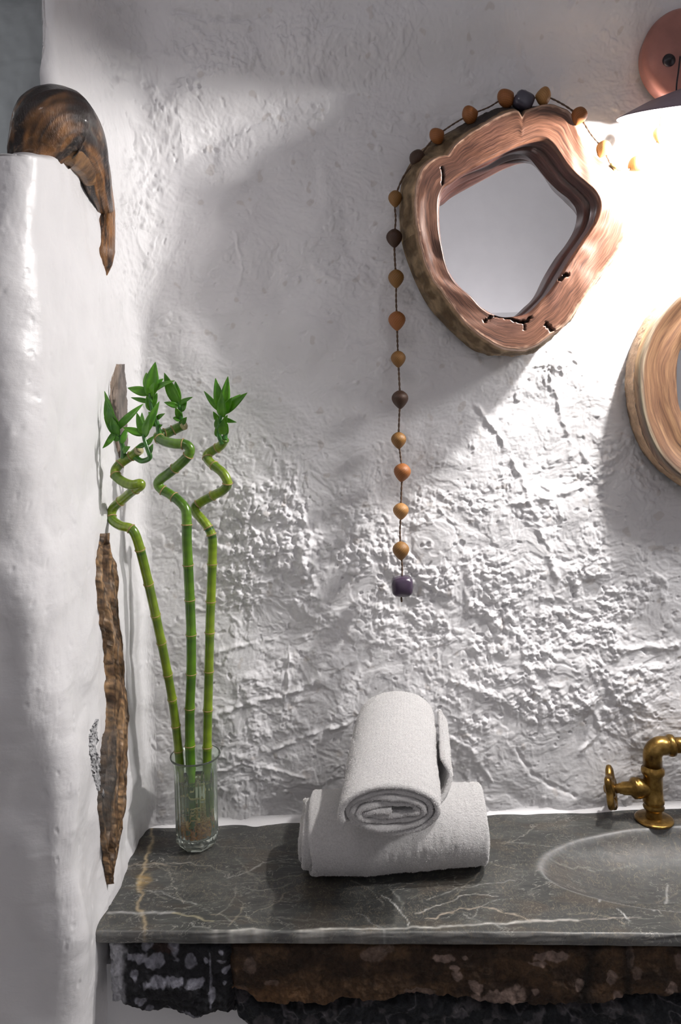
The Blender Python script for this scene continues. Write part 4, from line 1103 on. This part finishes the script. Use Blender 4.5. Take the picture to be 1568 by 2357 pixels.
L_lv = [((264,985,yl),(243,918,yl-.02),9,.12),((262,985,yl),(240,900,yl+.01),6,-.1),((266,990,yl),(330,930,yl+.015),6,.12),((266,980,yl),(250,935,yl-.03),10,.1),((266,992,yl),(236,1030,yl-.02),5,-.3),((272,1004,yl),(240,960,yl),6,.1),((280,1020,yl),(292,985,yl+.01),5,.1),((270,1000,yl),(258,960,yl-.02),8,.1),((274,1012,yl),(256,1006,yl),4,.1),((284,1040,yl),(300,1028,yl-.01),5,.1),
        ((330,1000,y0-.03),(315,950,y0-.035),6,.1),((331,1000,y0-.03),(367,924,y0-.025),7,.1),((329,1000,y0-.03),(283,984,y0-.04),6,.1),((332,1004,y0-.03),(345,958,y0-.05),7,.1),((337,1024,y0-.03),(354,1004,y0-.03),4,.05),((335,1022,y0-.03),(312,1030,y0-.035),4,-.2),((344,1045,y0-.03),(352,1022,y0-.03),4,.05),((330,1002,y0-.03),(327,950,y0-.02),5,.1)]
bamboo('slender curled bamboo cane leaning left in the glass vase, lowest of the three', L_pts, L_nodes, L_sh, L_lv, 9.8, True, 1, .145)
C_pts = [(446,1920,y0-.012),(444,1860,y0-.010),(441,1800,y0-.009),(438,1735,y0-.008),(437,1640,y0-.008),(440,1550,y0-.008),(440,1460,y0-.008),(437,1380,y0-.008),(433,1300,y0-.008),(430,1240,y0-.008),(430,1200,y0-.006),(427,1172,y0-.004),(412,1153,y0+.002),(392,1138,y0+.01),(372,1126,y0+.014),(364,1114,y0+.014),(370,1103,y0+.010),(390,1088,y0-.002),(412,1070,y0-.014),(432,1050,y0-.022),(437,1034,y0-.026),(426,1023,y0-.026),(400,1021,y0-.022),(376,1015,y0-.012),(364,1006,y0),(370,1000,y0+.012),(386,996,y0+.02),(405,987,y0+.024),(422,979,y0+.02)]
C_nodes = [(441,1800),(438,1718),(438,1632),(439,1547),(440,1464),(437,1382),(434,1300),(430,1208),(402,1145),(376,1130),(404,1080),(430,1045),(422,1022),(365,1012),(378,998),(400,990)]
yc_ = y0 - .004
C_sh = [[(367,1004,yc_),(362,975,yc_-.004),(350,945,yc_-.01),(344,905,yc_-.014)], [(418,984,y0+.018),(416,955,y0+.012),(410,920,y0+.006)]]
C_lv = [((345,912,yc_-.014),(358,833,yc_-.02),12,.08),((344,900,yc_-.014),(337,858,yc_),8,.1),((344,905,yc_-.014),(294,893,yc_-.02),8,.2),((346,925,yc_-.01),(302,915,yc_-.01),4,.15),((346,905,yc_),(405,877,yc_-.02),6,.3),((345,902,yc_-.014),(376,872,yc_),7,.12),((350,945,yc_),(338,910,yc_-.02),7,.1),((346,920,yc_),(356,880,yc_-.03),8,.1),((360,965,yc_),(380,952,yc_-.01),4,.15),((358,968,yc_),(342,948,yc_),6,.1),((350,940,yc_),(362,905,yc_+.01),6,.1),((363,985,yc_),(374,978,yc_-.01),4,.1),((360,980,yc_),(350,960,yc_-.01),6,.1),
        ((411,930,y0+.006),(379,858,y0+.002),10,.12),((411,930,y0+.006),(444,914,y0),4,.15),((410,935,y0+.006),(378,926,y0),5,.3),((414,945,y0+.01),(430,925,y0+.008),8,.1),((412,925,y0+.006),(404,878,y0+.01),7,.1),((416,965,y0+.012),(398,962,y0+.008),5,.1),((416,962,y0+.012),(404,938,y0),6,.1),((418,975,y0+.012),(430,960,y0),5,.1)]
bamboo('tall middle bamboo cane with a zigzag top and two leafy shoots', C_pts, C_nodes, C_sh, C_lv, 11.0, True, 0, .06)
R_pts = [(480,1912,y0+.006),(478,1860,y0+.006),(477,1800,y0+.006),(477,1735,y0+.006),(478,1660,y0+.004),(480,1580,y0+.002),(482,1500,y0),(484,1420,y0),(487,1340,y0-.002),(489,1270,y0-.002),(488,1236,y0-.004),(478,1212,y0-.004),(462,1192,y0+.002),(450,1178,y0+.01),(450,1166,y0+.016),(466,1154,y0+.014),(490,1141,y0+.004),(514,1128,y0-.010),(524,1112,y0-.020),(514,1090,y0-.02),(497,1075,y0-.010),(481,1061,y0+.004),(477,1048,y0+.012),(490,1037,y0+.012),(508,1026,y0+.004),(518,1010,y0-.004)]
R_nodes = [(477,1800),(476,1716),(478,1632),(480,1546),(482,1458),(484,1382),(486,1301),(488,1228),(480,1215),(455,1160),(490,1142),(525,1112),(494,1072),(500,1030),(474,1055)]
yr = y0 - .006
R_sh = [[(512,1022,yr),(504,1000,yr-.004),(505,975,yr-.008),(512,945,yr-.01)], [(517,1012,yr),(520,990,yr),(518,965,yr-.004)]]
R_lv = [((508,950,yr),(496,870,yr-.01),9,.08),((513,948,yr),(525,866,yr-.01),9,.08),((516,950,yr),(570,904,yr-.015),8,.12),((506,945,yr),(470,900,yr),5,.15),((516,945,yr),(554,908,yr+.01),7,.12),((518,965,yr),(546,972,yr-.01),4,.45),((505,970,yr),(491,947,yr-.01),5,.1),((512,960,yr-.01),(512,905,yr-.03),9,.1),((514,985,yr),(524,955,yr-.02),6,.1),((505,990,yr),(500,960,yr-.02),7,.1),((512,1000,yr-.01),(515,965,yr-.03),8,.1),((520,1000,yr),(524,975,yr-.01),5,.1),((504,1005,yr),(496,985,yr-.01),5,.1),((514,952,yr),(534,915,yr-.02),8,.1),((512,952,yr),(505,900,yr+.008),7,.1)]
rc = bamboo('right bamboo cane with one bushy leaf tuft at its curled top', R_pts, R_nodes, R_sh, R_lv, 10.5, False, 1, .035)
# tangled roots in the water
Vr = []; 
rootobj = None
bmr = bmesh.new()
rs = random.Random(4)
for i in range(330):
    a = rs.uniform(0, 2 * math.pi); rr0 = rs.uniform(0, .026)
    z0 = rs.uniform(.024, .072) if i > 25 else rs.uniform(.07, .11)
    p = np.array([vc.x + rr0 * math.cos(a), vc.y + rr0 * math.sin(a), ZT + z0])
    Q = [p]
    d = np.array([rs.uniform(-1, 1), rs.uniform(-1, 1), rs.uniform(-1, .2)])
    for k in range(5):
        d = d + np.array([rs.uniform(-.8, .8) for _ in range(3)]); d /= np.linalg.norm(d)
        p = p + d * .006
        h_ = p[:2] - np.array([vc.x, vc.y]); rl = np.linalg.norm(h_)
        if rl > .031: p[:2] = np.array([vc.x, vc.y]) + h_ / rl * .031
        p[2] = min(max(p[2], ZT + .0245), ZT + .115)
        Q.append(p.copy())
    V = tube_verts(np.array(Q), .0015, 5, cap=False)
    base_i = len(bmr.verts)
    vv = [[bmr.verts.new(q) for q in ringv] for ringv in V]
    for x_ in range(len(vv) - 1):
        for y_ in range(5):
            bmr.faces.new((vv[x_][y_], vv[x_ + 1][y_], vv[x_ + 1][(y_ + 1) % 5], vv[x_][(y_ + 1) % 5]))
me = bpy.data.meshes.new('roots'); bmr.to_mesh(me); bmr.free()
for p in me.polygons: p.use_smooth = True
cv_ = np.ones((len(me.vertices), 4), np.float32); co = np.zeros(len(me.vertices) * 3, np.float32); me.vertices.foreach_get('co', co); co = co.reshape(-1, 3)
kk = sst(ZT + .03, ZT + .085, co[:, 2])[:, None]
cv_[:, :3] = np.array([.85, .30, .015]) * (1 - kk) + kk * np.array([.75, .66, .32])
a = me.color_attributes.new('Col', 'FLOAT_COLOR', 'POINT'); a.data.foreach_set('color', cv_.reshape(-1))
ro_ = child(link('roots', me, M_ROOT), rc); ro_['kind'] = 'stuff'; ro_['label'] = 'orange tangled roots under water'

# ------------------------------------------------------------------ FAUCET
fc_ = ondepth(1506, 1888); k = fc_.y / F
tap = empty('brass_tap', (fc_.x, fc_.y, ZT), 'aged brass pipe tap with a scalloped wheel handle behind the basin', 'tap')
m, t, b = nt('aged_brass'); v = coords(t)
L(t, ramp(t, noise(t, v, 45, 6, .6), [(.3, (.09, .048, .014)), (.55, (.26, .155, .040)), (.75, (.42, .27, .085))]), b.inputs['Base Color'])
b.inputs['Metallic'].default_value = .9; b.inputs['Roughness'].default_value = .30
bump(t, b, noise(t, v, 120, 5), .3, .001)
M_BRASS = m
fx, fyy = fc_.x, fc_.y
def at_z(py): return W(1500, py, fyy).z - ZT
def tp(name, prof, axis, at, mm=40, lobes=None): return child(link(name, grid_mesh(name, lathe(prof, axis, mm, at, lobes), close_v=True), M_BRASS), tap)
tp('base_flange', [(0, 0), (.035, 0), (.037, .002), (.037, .004), (.034, .006), (.018, .008), (.0, .008)], 'z', (fx, fyy, ZT))
zb = [(1, 0)]
Z1 = lambda py: at_z(py)
tp('riser', [(.0165, .006), (.016, .010), (.0155, Z1(1866)), (.0155, Z1(1862)), (.0195, Z1(1860)), (.0205, Z1(1856)), (.0185, Z1(1852)), (.0178, Z1(1848)), (.0205, Z1(1846)), (.0205, Z1(1840)), (.0185, Z1(1836)), (.0182, Z1(1815)), (.0184, Z1(1785)), (.0215, Z1(1780)), (.0225, Z1(1776)), (.0215, Z1(1768)), (.0178, Z1(1765)), (.0172, Z1(1757)), (.0, Z1(1757))], 'z', (fx, fyy, ZT))
zel = Z1(1717); xz = fx + .020
ep_ = [(fx, fyy, ZT + Z1(1762))]
for i in range(9):
    a = i / 8 * math.pi / 2
    ep_.append((fx + .020 * (1 - math.cos(a)), fyy, ZT + zel - .020 + .020 * math.sin(a)))
ep_.append((fx + .038, fyy, ZT + zel))
child(link('elbow', grid_mesh('elbow', tube_verts(ep_, .0182, 36), close_v=True), M_BRASS), tap)
tp('spout_collar', [(.0182, .030), (.0205, .033), (.0215, .037), (.0205, .042), (.0155, .043), (0, .043)], 'x', (fx, fyy, ZT + zel))
sp = [(fx + .04, fyy, ZT + zel), (fx + .14, fyy, ZT + zel), (fx + .152, fyy - .004, ZT + zel), (fx + .16, fyy - .016, ZT + zel), (fx + .16, fyy - .09, ZT + zel), (fx + .16, fyy - .105, ZT + zel - .004), (fx + .16, fyy - .112, ZT + zel - .016), (fx + .16, fyy - .112, ZT + zel - .05)]
child(link('spout', grid_mesh('spout', tube_verts(catmull(sp, 6), .0150, 32), close_v=True), M_BRASS), tap)
zh = ZT + Z1(1813)
hx = lambda px: W(px, 1812, fyy).x - fx
tp('valve_body', [(.0, -.004), (.0135, -.006), (.0150, hx(1490)), (.0180, hx(1480)), (.0195, hx(1474)), (.0205, hx(1469)), (.0195, hx(1466)), (.0205, hx(1463)), (.0200, hx(1458)), (.0165, hx(1454)), (.0130, hx(1450)), (.0122, hx(1434)), (.0105, hx(1432)), (.0100, hx(1426)), (.0085, hx(1424)), (.0090, hx(1418)), (.0060, hx(1415)), (.0055, hx(1400)), (.0, hx(1398))], 'x', (fx, fyy, zh))
# wheel handle: five-lobed with hub, slightly turned to the viewer
lob = lambda a: 1 + .16 * np.cos(5 * a)
Vh = lathe([(.0, .008), (.012, .008), (.015, .0035), (.020, .0025), (.026, .0055), (.031, .007), (.0355, .004), (.0365, 0), (.0355, -.004), (.031, -.006), (.026, -.0045), (.020, -.002), (.014, -.003), (.010, -.008), (.006, -.0125), (0, -.013)], 'x', 110)
ang = np.arctan2(Vh[..., 2], Vh[..., 1]); rad_ = np.hypot(Vh[..., 1], Vh[..., 2])
kf = sst(.012, .030, rad_) * .16
sc_ = 1 + kf * np.cos(5 * ang + .6)
Vh[..., 1] *= sc_; Vh[..., 2] *= sc_
hole = sst(.3, .9, np.cos(5 * ang + .6)) * np.exp(-((rad_ - .021) / .004) ** 2)
Vh[..., 0] *= (1 - .75 * hole)
Rm = np.array(Matrix.Rotation(math.radians(-25), 3, 'Z') @ Matrix.Rotation(math.radians(-7), 3, 'Y'))
Vh = (Vh * 1.06) @ Rm.T + np.array((fx + hx(1406), fyy - .001, zh))
child(link('wheel_handle', grid_mesh('wheel_handle', Vh, close_v=True), M_BRASS), tap)
